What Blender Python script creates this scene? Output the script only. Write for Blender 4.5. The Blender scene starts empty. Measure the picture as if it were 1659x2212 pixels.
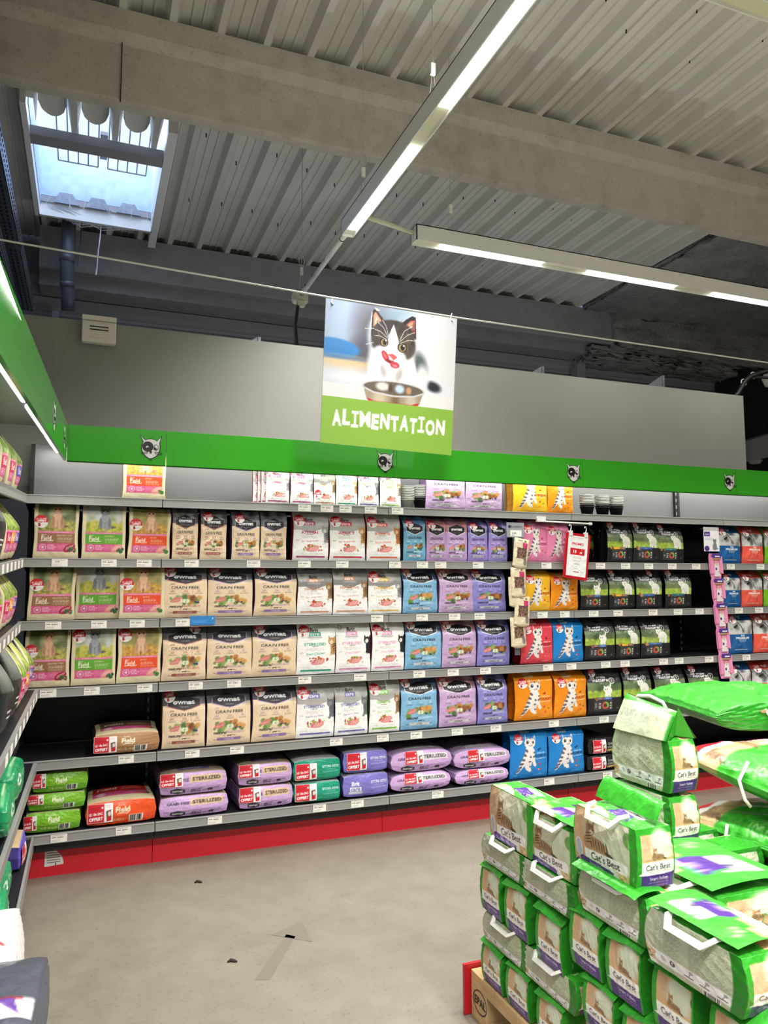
import bpy, math, random
import numpy as np
from mathutils import Vector, Matrix

S = bpy.context.scene
COL = S.collection
PI = math.pi

# ------------------------------------------------------------------ camera
F_PX, YAW, PITCH, ROLL = 1636.47, 0.3726, 0.0920, -0.0029
CAM = (-0.351, -4.037, 1.4116)
cam_d = bpy.data.cameras.new('camera'); cam = bpy.data.objects.new('camera', cam_d); COL.objects.link(cam)
fw = Vector((math.sin(YAW)*math.cos(PITCH), math.cos(YAW)*math.cos(PITCH), math.sin(PITCH)))
rt = Vector((math.cos(YAW), -math.sin(YAW), 0)); up = rt.cross(fw)
cr, sr = math.cos(ROLL), math.sin(ROLL)
rt, up = rt*cr+up*sr, up*cr-rt*sr
cam.matrix_world = Matrix(((rt.x, up.x, -fw.x, CAM[0]), (rt.y, up.y, -fw.y, CAM[1]), (rt.z, up.z, -fw.z, CAM[2]), (0, 0, 0, 1)))
cam_d.sensor_fit = 'VERTICAL'; cam_d.sensor_height = 24.0
cam_d.lens = 24.0*F_PX/2212
cam_d.clip_start = 0.02
S.camera = cam

# ------------------------------------------------------------------ exposure, world
S.view_settings.view_transform = 'Standard'
S.view_settings.look = 'None'
S.view_settings.exposure = 0.25
S.view_settings.gamma = 1.0
S.view_settings.use_curve_mapping = False
S.cycles.max_bounces = 7
S.cycles.diffuse_bounces = 4
S.cycles.sample_clamp_indirect = 6.0
W = bpy.data.worlds.new('world'); S.world = W; W.use_nodes = True
W.node_tree.nodes['Background'].inputs[0].default_value = (0.62, 0.76, 1.0, 1)
W.node_tree.nodes['Background'].inputs[1].default_value = 1.2

# ------------------------------------------------------------------ lights (the shop's LED line fixtures and added fill)
LED_COL = (1.0, 0.975, 0.935)
def area(name, loc, sx, sy, power, rot=(0, 0, 0), col=LED_COL, spread=PI):
    l = bpy.data.lights.new(name, 'AREA'); l.shape = 'RECTANGLE'; l.size = sx; l.size_y = sy
    l.energy = power; l.color = col; l.spread = spread
    o = bpy.data.objects.new(name, l); COL.objects.link(o); o.location = loc; o.rotation_euler = rot
    return o
# (centre x, centre y, lamp z, length x, length y, watts): the light each LED lens gives off
LAMPS = [
    (1.065, -0.35, 3.498, .055, 1.0, 34), (1.065, -1.75, 3.498, .055, 1.2, 34), (1.065, -3.4, 3.498, .055, 1.4, 40), (1.065, -5.2, 3.498, .055, 1.6, 40),
    (2.02, .085, 3.488, .74, .055, 5), (3.13, .085, 3.488, .74, .055, 5), (4.3, .085, 3.488, .8, .055, 5), (5.5, .085, 3.488, .8, .055, 5),
    (2.9, -2.12, 3.488, 1.6, .055, 34), (5.1, -2.12, 3.488, 1.6, .055, 44),
    (-.1, -4.3, 3.488, 1.6, .055, 112), (3.2, -4.3, 3.488, 2.2, .055, 60), (6.2, -4.3, 3.488, 2.2, .055, 120),
]
for i, (x, y, z, lx, ly, p) in enumerate(LAMPS):
    area('led_light', (x, y, z), lx, ly, p*1.0, spread=math.radians(160 if x < 0 else 125))
# upward fill added above the fixtures to brighten the ceiling
UPS = [(1.065, -1.2, .06, 1.2, 3.5), (1.065, -3.4, .06, 1.4, 5), (1.065, -5.2, .06, 1.6, 5), (2.9, -2.12, 1.6, .06, 9), (5.1, -2.12, 1.6, .06, 10), (-.1, -4.3, 1.6, .06, 6), (3.2, -4.3, 2.2, .06, 9)]
for (x, y, lx, ly, p) in UPS: area('ceiling_fill_light', (x, y, 3.616), lx, ly, p*1.0, (PI, 0, 0))
# added fill lamps, hidden behind the board, lifting the far ceiling and cladding
for x in (1.2, 4.2): area('back_fill_light', (x, 2.1, 2.46), 2.4, .06, 10, (PI, 0, 0), (.93, .96, 1.0))
# strips under the green headers (light the top shelf)
area('header_light', (2.2, -.085, 2.10), 5.6, .03, 15, (math.radians(30), 0, 0), (1, .98, .93))
area('header_light', (2.2, .36, 2.135), 5.6, .03, 7, (math.radians(8), 0, 0), (1, .98, .93))  # second strip, added so the back panel fades from its top
area('header_light', (-.53, -1.5, 2.03), .03, 2.6, 10, (0, math.radians(-22), 0), (1, .97, .92))
# daylight falling in through the skylight
area('skylight_light', (-.36, 2.6, 5.6), 1.0, 1.1, 17, (0, 0, 0), (.62, .75, 1.0))

# ------------------------------------------------------------------ colours, materials
def lin(c):
    c = np.asarray(c, float)/255.0
    return np.where(c <= .04045, c/12.92, ((c+.055)/1.055)**2.4)
def hexa(c): r = lin(c); return (float(r[0]), float(r[1]), float(r[2]), 1)
M = {}
def nodes(name):
    m = bpy.data.materials.new(name); m.use_nodes = True
    nt = m.node_tree; b = nt.nodes['Principled BSDF']
    M[name] = m
    return m, nt, b
def mat(name, c, rough=.5, metal=0., bump=0., bscale=60., coat=0., var=0., vscale=6., spec=.5, trans=0., alpha=1.):
    m, nt, b = nodes(name)
    b.inputs['Base Color'].default_value = hexa(c); b.inputs['Roughness'].default_value = rough
    b.inputs['Metallic'].default_value = metal; b.inputs['Specular IOR Level'].default_value = spec
    b.inputs['Coat Weight'].default_value = coat; b.inputs['Coat Roughness'].default_value = .08
    b.inputs['Transmission Weight'].default_value = trans; b.inputs['Alpha'].default_value = alpha
    tc = nt.nodes.new('ShaderNodeTexCoord')
    if bump:
        n = nt.nodes.new('ShaderNodeTexNoise'); n.inputs['Scale'].default_value = bscale; n.inputs['Detail'].default_value = 4
        nt.links.new(tc.outputs['Object'], n.inputs['Vector'])
        bp = nt.nodes.new('ShaderNodeBump'); bp.inputs['Strength'].default_value = bump; bp.inputs['Distance'].default_value = .01
        nt.links.new(n.outputs['Fac'], bp.inputs['Height']); nt.links.new(bp.outputs[0], b.inputs['Normal'])
    if var:
        n = nt.nodes.new('ShaderNodeTexNoise'); n.inputs['Scale'].default_value = vscale; n.inputs['Detail'].default_value = 6
        nt.links.new(tc.outputs['Object'], n.inputs['Vector'])
        r = nt.nodes.new('ShaderNodeValToRGB'); c0 = hexa(c)
        r.color_ramp.elements[0].position = .3; r.color_ramp.elements[1].position = .7
        r.color_ramp.elements[0].color = tuple(max(0, v*(1-var)) for v in c0[:3])+(1,)
        r.color_ramp.elements[1].color = tuple(min(1, v*(1+var)) for v in c0[:3])+(1,)
        nt.links.new(n.outputs['Fac'], r.inputs[0]); nt.links.new(r.outputs[0], b.inputs['Base Color'])
    return m
def emis(name, c, s):
    m, nt, b = nodes(name)
    b.inputs['Base Color'].default_value = hexa(c); b.inputs['Emission Color'].default_value = hexa(c); b.inputs['Emission Strength'].default_value = s
def printed(name, rough, bump=.0, spec=.5, coat=0.):
    m, nt, b = nodes(name)
    a = nt.nodes.new('ShaderNodeAttribute'); a.attribute_name = 'Col'
    nt.links.new(a.outputs['Color'], b.inputs['Base Color'])
    b.inputs['Roughness'].default_value = rough; b.inputs['Specular IOR Level'].default_value = spec
    b.inputs['Coat Weight'].default_value = coat; b.inputs['Coat Roughness'].default_value = .2
    if bump:
        tc = nt.nodes.new('ShaderNodeTexCoord'); n = nt.nodes.new('ShaderNodeTexNoise'); n.inputs['Scale'].default_value = 22; n.inputs['Detail'].default_value = 3
        nt.links.new(tc.outputs['Object'], n.inputs['Vector'])
        bp = nt.nodes.new('ShaderNodeBump'); bp.inputs['Strength'].default_value = bump; bp.inputs['Distance'].default_value = .02
        nt.links.new(n.outputs['Fac'], bp.inputs['Height']); nt.links.new(bp.outputs[0], b.inputs['Normal'])
printed('matt_print', .55, .25); printed('foil_print', .36, .5); printed('flat_print', .5); printed('gloss_print', .3, .35)

def concrete(name, c1, c2, c3, scale, bump, stain=None):
    m, nt, b = nodes(name)
    tc = nt.nodes.new('ShaderNodeTexCoord')
    def noise(s, d, rgh=.6):
        n = nt.nodes.new('ShaderNodeTexNoise'); n.inputs['Scale'].default_value = s; n.inputs['Detail'].default_value = d; n.inputs['Roughness'].default_value = rgh
        nt.links.new(tc.outputs['Object'], n.inputs['Vector']); return n
    n1 = noise(scale, 8); n2 = noise(scale*9, 6); n3 = noise(scale*60, 3)
    r = nt.nodes.new('ShaderNodeValToRGB'); e = r.color_ramp.elements
    e[0].position = .3; e[0].color = hexa(c1); e[1].position = .72; e[1].color = hexa(c3)
    k = e.new(.5); k.color = hexa(c2)
    mx = nt.nodes.new('ShaderNodeMath'); mx.operation = 'MULTIPLY_ADD'; mx.inputs[1].default_value = .45; mx.inputs[2].default_value = 0
    nt.links.new(n2.outputs['Fac'], mx.inputs[0])
    ad = nt.nodes.new('ShaderNodeMath'); ad.operation = 'MULTIPLY_ADD'; ad.inputs[1].default_value = .55
    nt.links.new(n1.outputs['Fac'], ad.inputs[0]); nt.links.new(mx.outputs[0], ad.inputs[2])
    nt.links.new(ad.outputs[0], r.inputs[0])
    out = r.outputs[0]
    # fine speckle
    r2 = nt.nodes.new('ShaderNodeValToRGB'); r2.color_ramp.elements[0].position = .30; r2.color_ramp.elements[0].color = (.55, .54, .52, 1)
    r2.color_ramp.elements[1].position = .42; r2.color_ramp.elements[1].color = (1, 1, 1, 1)
    nt.links.new(n3.outputs['Fac'], r2.inputs[0])
    mm = nt.nodes.new('ShaderNodeMix'); mm.data_type = 'RGBA'; mm.blend_type = 'MULTIPLY'; mm.inputs[0].default_value = .55
    nt.links.new(out, mm.inputs[6]); nt.links.new(r2.outputs[0], mm.inputs[7]); out = mm.outputs[2]
    nt.links.new(out, b.inputs['Base Color'])
    bp = nt.nodes.new('ShaderNodeBump'); bp.inputs['Strength'].default_value = bump; bp.inputs['Distance'].default_value = .02
    nt.links.new(n2.outputs['Fac'], bp.inputs['Height']); nt.links.new(bp.outputs[0], b.inputs['Normal'])
    b.inputs['Roughness'].default_value = .75
    return m, nt, b
m_, nt_, b_ = concrete('floor_concrete', (112, 107, 96), (128, 122, 110), (141, 135, 122), .9, .12); b_.inputs['Roughness'].default_value = .42
concrete('beam_concrete', (150, 144, 132), (182, 176, 163), (198, 192, 180), .8, .5)
concrete('back_beam_concrete', (128, 127, 127), (146, 145, 146), (160, 159, 160), .9, .3)
concrete('sprayed_mineral', (104, 102, 100), (140, 138, 136), (168, 166, 164), 3.0, 1.0)
mat('deck_steel', (206, 203, 194), .5, .0, var=.06, vscale=2)
mat('cladding', (150, 150, 154), .6)
mat('wall_white', (196, 196, 196), .7)
mat('shop_wall', (190, 186, 180), .8)
mat('board', (132, 132, 125), .55, bump=.05, bscale=300, var=.03, vscale=3)
mat('green_gloss', (58, 164, 40), .16, coat=.4)
mat('black', (18, 18, 19), .6); mat('black_soft', (28, 28, 30), .45)
mat('shelf_black', (26, 26, 30), .5, bump=.03, bscale=300)
mat('panel_grey', (138, 138, 138), .42, .2, bump=.15, bscale=420, var=.05, vscale=260)
mat('rail_grey', (150, 150, 148), .42, .15, bump=.03, bscale=200)
mat('red_plinth', (222, 34, 50), .5, bump=.06, bscale=260)
mat('lamp_white', (232, 232, 230), .35)
mat('lamp_cream', (222, 220, 196), .4)
mat('galvanised', (128, 134, 146), .35, .75, var=.15, vscale=30)
mat('pipe_grey', (84, 90, 104), .4)
mat('white_plastic', (226, 226, 222), .4)
mat('cream_plastic', (214, 210, 196), .5)
mat('logo_white', (214, 214, 214), .5); mat('logo_black', (14, 14, 16), .4)
mat('wire', (176, 176, 176), .4, .5)
mat('cable_black', (10, 10, 11), .5)
mat('paper_white', (238, 236, 230), .6)
mat('red_plastic', (186, 22, 36), .35)
mat('wood', (196, 164, 118), .65, var=.18, vscale=9, bump=.2, bscale=30)
mat('cobweb', (206, 206, 214), .8)
mat('cup_clear', (222, 222, 218), .3, trans=.15)
mat('cup_dark', (34, 34, 36), .4)
mat('rope', (228, 226, 208), .8, bump=.4, bscale=300)
mat('leaf_dark', (40, 36, 30), .8)
mat('skylight_glass', (176, 200, 230), .5, var=.12, vscale=12)
mat('floor_mark', (118, 112, 101), .45)
mat('clear_film', (230, 230, 228), .2, trans=.7)
emis('led', (255, 252, 246), 9.0)
emis('led_tube', (255, 252, 246), 7.0)
# ------------------------------------------------------------------ geometry helpers
class MB:
    def __init__(s): s.v = []; s.f = []; s.m = []; s.mats = []; s.cur = 0
    def use(s, name):
        if name not in s.mats: s.mats.append(name)
        s.cur = s.mats.index(name); return s
    def add(s, vs, fs):
        o = len(s.v); s.v += [tuple(v) for v in vs]; s.f += [tuple(i+o for i in f) for f in fs]; s.m += [s.cur]*len(fs); return s
    def box(s, x0, x1, y0, y1, z0, z1):
        return s.add([(x0, y0, z0), (x1, y0, z0), (x1, y1, z0), (x0, y1, z0), (x0, y0, z1), (x1, y0, z1), (x1, y1, z1), (x0, y1, z1)],
                     [(0, 3, 2, 1), (4, 5, 6, 7), (0, 1, 5, 4), (1, 2, 6, 5), (2, 3, 7, 6), (3, 0, 4, 7)])
    def tube(s, pts, r, n=8, cap=True):
        pts = [Vector(p) for p in pts]; vs = []; k = len(pts)
        rr = r if isinstance(r, (list, tuple)) else [r]*k
        prev = None
        for i, p in enumerate(pts):
            t = (pts[min(i+1, k-1)]-pts[max(i-1, 0)]).normalized()
            if prev is None:
                a = Vector((0, 0, 1)) if abs(t.z) < .9 else Vector((1, 0, 0)); u = t.cross(a).normalized()
            else:
                u = (prev-t*prev.dot(t)).normalized()
            prev = u; w = t.cross(u)
            for j in range(n):
                an = 2*PI*j/n; vs.append(p+(u*math.cos(an)+w*math.sin(an))*rr[i])
        fs = [(i*n+j, i*n+(j+1) % n, (i+1)*n+(j+1) % n, (i+1)*n+j) for i in range(k-1) for j in range(n)]
        if cap: fs += [tuple(range(n))[::-1], tuple((k-1)*n+j for j in range(n))]
        return s.add(vs, fs)
    def prism(s, pts, fn, d):
        """polygon pts (2-D) mapped by fn(u, v, depth) and extruded by d"""
        n = len(pts); vs = [fn(u, v, 0) for u, v in pts]+[fn(u, v, d) for u, v in pts]
        fs = [tuple(range(n)), tuple(range(n, 2*n))[::-1]]+[(i, i+n, (i+1) % n+n, (i+1) % n) for i in range(n)]
        return s.add(vs, fs)
    def lathe(s, prof, c, n=16):
        vs = []; k = len(prof)
        for r, z in prof:
            for j in range(n): vs.append((c[0]+r*math.cos(2*PI*j/n), c[1]+r*math.sin(2*PI*j/n), c[2]+z))
        fs = [(i*n+j, i*n+(j+1) % n, (i+1)*n+(j+1) % n, (i+1)*n+j) for i in range(k-1) for j in range(n)]
        return s.add(vs, fs)
    def build(s, name, parent=None, smooth=False, loc=None, bevel=0, fix=False):
        me = bpy.data.meshes.new(name); me.from_pydata(s.v, [], s.f)
        for k in s.mats: me.materials.append(M[k])
        me.polygons.foreach_set('material_index', s.m)
        if smooth: me.polygons.foreach_set('use_smooth', [True]*len(s.f))
        me.update()
        if fix:
            import bmesh
            bm = bmesh.new(); bm.from_mesh(me); bmesh.ops.recalc_face_normals(bm, faces=bm.faces); bm.to_mesh(me); bm.free()
        o = bpy.data.objects.new(name, me); COL.objects.link(o)
        if parent: o.parent = parent
        if loc: o.location = loc
        if bevel:
            b = o.modifiers.new('bevel', 'BEVEL'); b.width = bevel; b.segments = 2; b.limit_method = 'ANGLE'
        return o

def npmesh(name, verts, quads, cols, matname, parent=None, extra=None, smooth=True):
    """fast mesh with a colour per vertex (the print on the surface)"""
    me = bpy.data.meshes.new(name)
    verts = np.asarray(verts, np.float32).reshape(-1, 3); quads = np.asarray(quads, np.int32).reshape(-1, 4)
    ex = extra or []
    nl = quads.size+sum(len(e) for e in ex); nf = len(quads)+len(ex)
    me.vertices.add(len(verts)); me.vertices.foreach_set('co', verts.ravel())
    me.loops.add(nl); me.polygons.add(nf)
    li = np.concatenate([quads.ravel()]+[np.asarray(e, np.int32) for e in ex])
    st = np.concatenate([np.arange(len(quads))*4, quads.size+np.cumsum([0]+[len(e) for e in ex])[:-1]]).astype(np.int32) if ex else (np.arange(len(quads))*4).astype(np.int32)
    me.loops.foreach_set('vertex_index', li.astype(np.int32))
    me.polygons.foreach_set('loop_start', st)
    me.polygons.foreach_set('use_smooth', np.ones(nf, bool) if smooth else np.zeros(nf, bool))
    me.update(calc_edges=True); me.validate()
    at = me.color_attributes.new('Col', 'FLOAT_COLOR', 'POINT')
    c = np.ones((len(verts), 4), np.float32); c[:, :3] = cols
    at.data.foreach_set('color', c.ravel())
    me.materials.append(M[matname])
    return me
def link(name, me, parent=None, loc=None):
    o = bpy.data.objects.new(name, me); COL.objects.link(o)
    if parent: o.parent = parent
    if loc is not None: o.location = loc
    return o
def tag(o, label, cat, group=None, kind=None):
    o['label'] = label; o['category'] = cat
    if group: o['group'] = group
    if kind: o['kind'] = kind
    THINGS.append(o); return o
THINGS = []
def empty(name, loc=(0, 0, 0), rz=0.):
    o = bpy.data.objects.new(name, None); COL.objects.link(o); o.location = loc; o.rotation_euler = (0, 0, rz); o.empty_display_size = .05
    return o
def struct(o): o['kind'] = 'structure'; return o
def grid_quads(nr, nc, base=0, flip=False):
    i = np.arange(nr-1)[:, None]*nc+np.arange(nc-1)[None]
    q = np.stack([i, i+1, i+nc+1, i+nc], -1).reshape(-1, 4)+base
    return q[:, ::-1] if flip else q
# ------------------------------------------------------------------ print: a small painter that works on numpy arrays
TXT = {}
def text_mask(s, bold=0.):
    key = (s, bold)
    if key in TXT: return TXT[key]
    cu = bpy.data.curves.new('t', 'FONT'); cu.body = s; cu.size = 1.0; cu.offset = bold; cu.resolution_u = 3
    o = bpy.data.objects.new('t', cu); COL.objects.link(o)
    dg = bpy.context.evaluated_depsgraph_get(); me = o.evaluated_get(dg).to_mesh(); me.calc_loop_triangles()
    n = len(me.vertices)
    if n == 0: r = np.zeros((4, 4), np.float32)
    else:
        co = np.empty(n*3, np.float32); me.vertices.foreach_get('co', co); co = co.reshape(-1, 3)[:, :2]
        tr = np.empty(len(me.loop_triangles)*3, np.int32); me.loop_triangles.foreach_get('vertices', tr); tr = tr.reshape(-1, 3)
        mn = co.min(0); co = (co-mn)*56.0; wh = np.ceil(co.max(0)).astype(int)+2
        r = np.zeros((wh[1], wh[0]), np.float32)
        for a, b, c in co[tr]:
            x0, y0 = np.floor(np.minimum(np.minimum(a, b), c)).astype(int); x1, y1 = np.ceil(np.maximum(np.maximum(a, b), c)).astype(int)+1
            X, Y = np.meshgrid(np.arange(x0, x1)+.5, np.arange(y0, y1)+.5)
            e1 = (b[0]-a[0])*(Y-a[1])-(b[1]-a[1])*(X-a[0]); e2 = (c[0]-b[0])*(Y-b[1])-(c[1]-b[1])*(X-b[0]); e3 = (a[0]-c[0])*(Y-c[1])-(a[1]-c[1])*(X-c[0])
            m = ((e1 >= 0) & (e2 >= 0) & (e3 >= 0)) | ((e1 <= 0) & (e2 <= 0) & (e3 <= 0))
            sub = r[y0:y1, x0:x1]; mm = m[:sub.shape[0], :sub.shape[1]]; sub[mm] = 1
    o.evaluated_get(dg).to_mesh_clear(); bpy.data.objects.remove(o); bpy.data.curves.remove(cu)
    mips = [r]
    while min(mips[-1].shape) > 8:
        q = mips[-1]; q = q[:q.shape[0]//2*2, :q.shape[1]//2*2]
        mips.append((q[::2, ::2]+q[1::2, ::2]+q[::2, 1::2]+q[1::2, 1::2])/4)
    TXT[key] = mips
    return mips

class Art:
    """canvas, x 0..1 left to right, y 0..1 bottom to top; asp = width / height of the real surface"""
    SS = 2
    def __init__(s, nu, nv, bg, asp=1., seed=0):
        s.W, s.H, s.asp = nu*s.SS, nv*s.SS, asp; s.nu, s.nv = nu, nv
        s.a = np.empty((s.H, s.W, 3), np.float32); s.a[:] = np.asarray(bg, np.float32)
        s.rng = np.random.default_rng(seed)
    def _bb(s, x0, y0, x1, y1):
        i0 = max(0, int(x0*s.W)); i1 = min(s.W, int(math.ceil(x1*s.W))+1); j0 = max(0, int(y0*s.H)); j1 = min(s.H, int(math.ceil(y1*s.H))+1)
        if i1 <= i0 or j1 <= j0: return None
        X, Y = np.meshgrid((np.arange(i0, i1)+.5)/s.W, (np.arange(j0, j1)+.5)/s.H)
        return slice(j0, j1), slice(i0, i1), X, Y
    def _mix(s, sl, m, c, al=1.):
        m = (m*al)[..., None].astype(np.float32); s.a[sl] = s.a[sl]*(1-m)+np.asarray(c, np.float32)*m
    def rect(s, x0, y0, x1, y1, c, al=1.):
        b = s._bb(x0, y0, x1, y1)
        if b: s._mix(b[:2], ((b[2] >= x0) & (b[2] <= x1) & (b[3] >= y0) & (b[3] <= y1)).astype(np.float32), c, al)
        return s
    def ell(s, x, y, rx, ry, c, rot=0., al=1., soft=0.):
        R = max(rx*s.asp, ry)*1.05*(1+soft); b = s._bb(x-R/s.asp, y-R, x+R/s.asp, y+R)
        if not b: return s
        dx, dy = (b[2]-x)*s.asp, b[3]-y; ca, sa = math.cos(rot), math.sin(rot)
        d = ((dx*ca+dy*sa)/(rx*s.asp))**2+((-dx*sa+dy*ca)/ry)**2
        m = (d <= 1).astype(np.float32) if not soft else np.clip((1+soft-np.sqrt(d))/(2*soft), 0, 1)
        s._mix(b[:2], m, c, al); return s
    def poly(s, pts, c, al=1.):
        p = np.asarray(pts, float); b = s._bb(p[:, 0].min(), p[:, 1].min(), p[:, 0].max(), p[:, 1].max())
        if not b: return s
        X, Y = b[2], b[3]; m = np.zeros(X.shape, bool)
        for (x0, y0), (x1, y1) in zip(p, np.roll(p, -1, 0)):
            if y0 == y1: continue
            k = ((y0 > Y) != (y1 > Y)) & (X < (x1-x0)*(Y-y0)/(y1-y0)+x0); m ^= k
        s._mix(b[:2], m.astype(np.float32), c, al); return s
    def line(s, pts, w, c, al=1.):
        for (x0, y0), (x1, y1) in zip(pts[:-1], pts[1:]):
            dx, dy = (x1-x0)*s.asp, y1-y0; L = math.hypot(dx, dy) or 1; nx, ny = -dy/L*w/2/s.asp, dx/L*w/2
            s.poly([(x0+nx, y0+ny), (x1+nx, y1+ny), (x1-nx, y1-ny), (x0-nx, y0-ny)], c, al)
        return s
    def text(s, t, x, y, h, c, al='c', bold=0., shear=0., rot=0., wmax=None, width=None, op=1., arc=0.):
        """h: height of the glyph box as a fraction of the canvas height; centred vertically on y"""
        mips = text_mask(t, bold); mh, mw = mips[0].shape
        w = mw/mh*h/s.asp
        if width: w = width
        if wmax and w > wmax: h *= wmax/w; w = wmax
        cx = x if al == 'c' else (x+w/2 if al == 'l' else x-w/2)
        R = max(w*s.asp, h)*.75+abs(shear)*h+abs(arc)
        b = s._bb(cx-R/s.asp, y-R, cx+R/s.asp, y+R)
        if not b: return s
        dx, dy = (b[2]-cx)*s.asp, b[3]-y; ca, sa = math.cos(rot), math.sin(rot)
        u, v = dx*ca+dy*sa, -dx*sa+dy*ca
        if arc: v = v-arc*(1-(u/(w*s.asp/2))**2)
        u = u-shear*v
        u = u/(w*s.asp)+.5; v = v/h+.5
        lev = 0; px = h*s.H
        while lev+1 < len(mips) and mips[lev+1].shape[0] > px*.9: lev += 1
        q = mips[lev]; jj = np.floor(v*q.shape[0]).astype(int); ii = np.floor(u*q.shape[1]).astype(int)
        ok = (ii >= 0) & (ii < q.shape[1]) & (jj >= 0) & (jj < q.shape[0])
        m = np.where(ok, q[np.clip(jj, 0, q.shape[0]-1), np.clip(ii, 0, q.shape[1]-1)], 0)
        s._mix(b[:2], np.clip(m*1.15, 0, 1), c, op); return s
    def lines(s, x0, x1, y, n, dy, h, c, al='l', op=.8):
        for i in range(n):
            k = s.rng.uniform(.75, 1); L = (x1-x0)*k; a = x0 if al == 'l' else (x0+x1)/2-L/2
            p = a
            while p < a+L:
                q = p+s.rng.uniform(.03, .09)*(x1-x0)*2; s.rect(p, y-i*dy-h/2, min(q, a+L), y-i*dy+h/2, c, op); p = q+.015
        return s
    def blobs(s, x0, y0, x1, y1, n, r, cols, soft=.5, al=.8, ratio=1.):
        for _ in range(n):
            k = s.rng.uniform(.5, 1.2)*r
            s.ell(s.rng.uniform(x0, x1), s.rng.uniform(y0, y1), k*ratio, k, cols[s.rng.integers(len(cols))], s.rng.uniform(-.5, .5), al, soft)
        return s
    def speck(s, amp, scale=1):
        n = s.rng.normal(0, amp, (s.H//scale+1, s.W//scale+1, 1)).repeat(scale, 0).repeat(scale, 1)[:s.H, :s.W]; s.a += n; return s
    def clip(s, x0, y0, x1, y1, fn):
        """paint fn() only inside a rectangle"""
        k = s.a.copy(); fn(); b = s._bb(x0, y0, x1, y1)
        new = s.a; s.a = k; s.a[b[0], b[1]] = new[b[0], b[1]]; return s
    def out(s):
        q = np.clip(s.a, 0, 255).reshape(s.nv, s.SS, s.nu, s.SS, 3).mean((1, 3))
        return lin(q).astype(np.float32)

def cat_sit(a, x, y, k, col, dark, face=None, tail=1, eye=(60, 80, 30), stripes=True):
    """a sitting cat seen from the front; (x, y) = middle of its feet, k = its height"""
    f = face or col; r = k/a.asp
    a.ell(x+tail*.30*r, y+.10*k, .14*r, .05*k, dark)
    a.ell(x, y+.28*k, .25*r, .30*k, col); a.ell(x-.13*r, y+.14*k, .14*r, .15*k, col); a.ell(x+.13*r, y+.14*k, .14*r, .15*k, col)
    a.ell(x, y+.50*k, .17*r, .2*k, f)
    for sx in (-1, 1):
        a.ell(x+sx*.07*r, y+.13*k, .055*r, .2*k, f); a.ell(x+sx*.075*r, y+.02*k, .07*r, .035*k, f)
    if stripes:
        for i in range(5):
            for sx in (-1, 1): a.ell(x+sx*.17*r, y+(.18+.07*i)*k, .06*r, .012*k, dark, sx*.5, .8)
    hy = y+.76*k
    for sx in (-1, 1): a.poly([(x+sx*.05*r, hy+.10*k), (x+sx*.19*r, hy+.04*k), (x+sx*.17*r, hy+.24*k)], dark); a.poly([(x+sx*.09*r, hy+.11*k), (x+sx*.17*r, hy+.06*k), (x+sx*.155*r, hy+.19*k)], (205, 150, 140))
    a.ell(x, hy, .20*r, .155*k, col); a.ell(x, hy-.06*k, .11*r, .075*k, f)
    for sx in (-1, 1):
        a.ell(x+sx*.085*r, hy+.025*k, .04*r, .032*k, eye); a.ell(x+sx*.085*r, hy+.025*k, .016*r, .028*k, (15, 15, 15))
        if stripes: a.line([(x+sx*.03*r, hy+.12*k), (x+sx*.05*r, hy+.06*k)], .02*k, dark)
    a.poly([(x-.025*r, hy-.03*k), (x+.025*r, hy-.03*k), (x, hy-.06*k)], (190, 110, 110))
    return a
def food(a, x, y, w, meat=(212, 130, 122), kind=0):
    h = w*a.asp
    a.blobs(x-w*.5, y-h*.1, x+w*.5, y+h*.2, 12, h*.09, [(96, 140, 60), (70, 110, 50), (130, 170, 90)], .3, .9, 1/a.asp)
    a.blobs(x, y, x+w*.5, y+h*.2, 9, h*.10, [(190, 130, 70), (150, 90, 50), (214, 160, 90), (120, 70, 40)], .3, .95, 1/a.asp)
    a.ell(x-w*.33, y+h*.05, w*.17, h*.075, meat, .2); a.ell(x-w*.28, y+h*.11, w*.15, h*.065, meat, .25); a.line([(x-w*.45, y+h*.03), (x-w*.2, y+h*.09)], h*.015, (240, 190, 180))
    a.ell(x-w*.02, y+h*.03, w*.07, h*.08, (226, 236, 206)); a.ell(x+w*.08, y+h*.03, w*.07, h*.08, (222, 232, 200)); a.ell(x+.02*w, y+h*.03, w*.02, h*.04, (150, 170, 90))
    a.blobs(x+w*.2, y-h*.05, x+w*.45, y, 4, h*.04, [(40, 44, 90), (60, 60, 110)], .2, .9, 1/a.asp); return a

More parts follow.
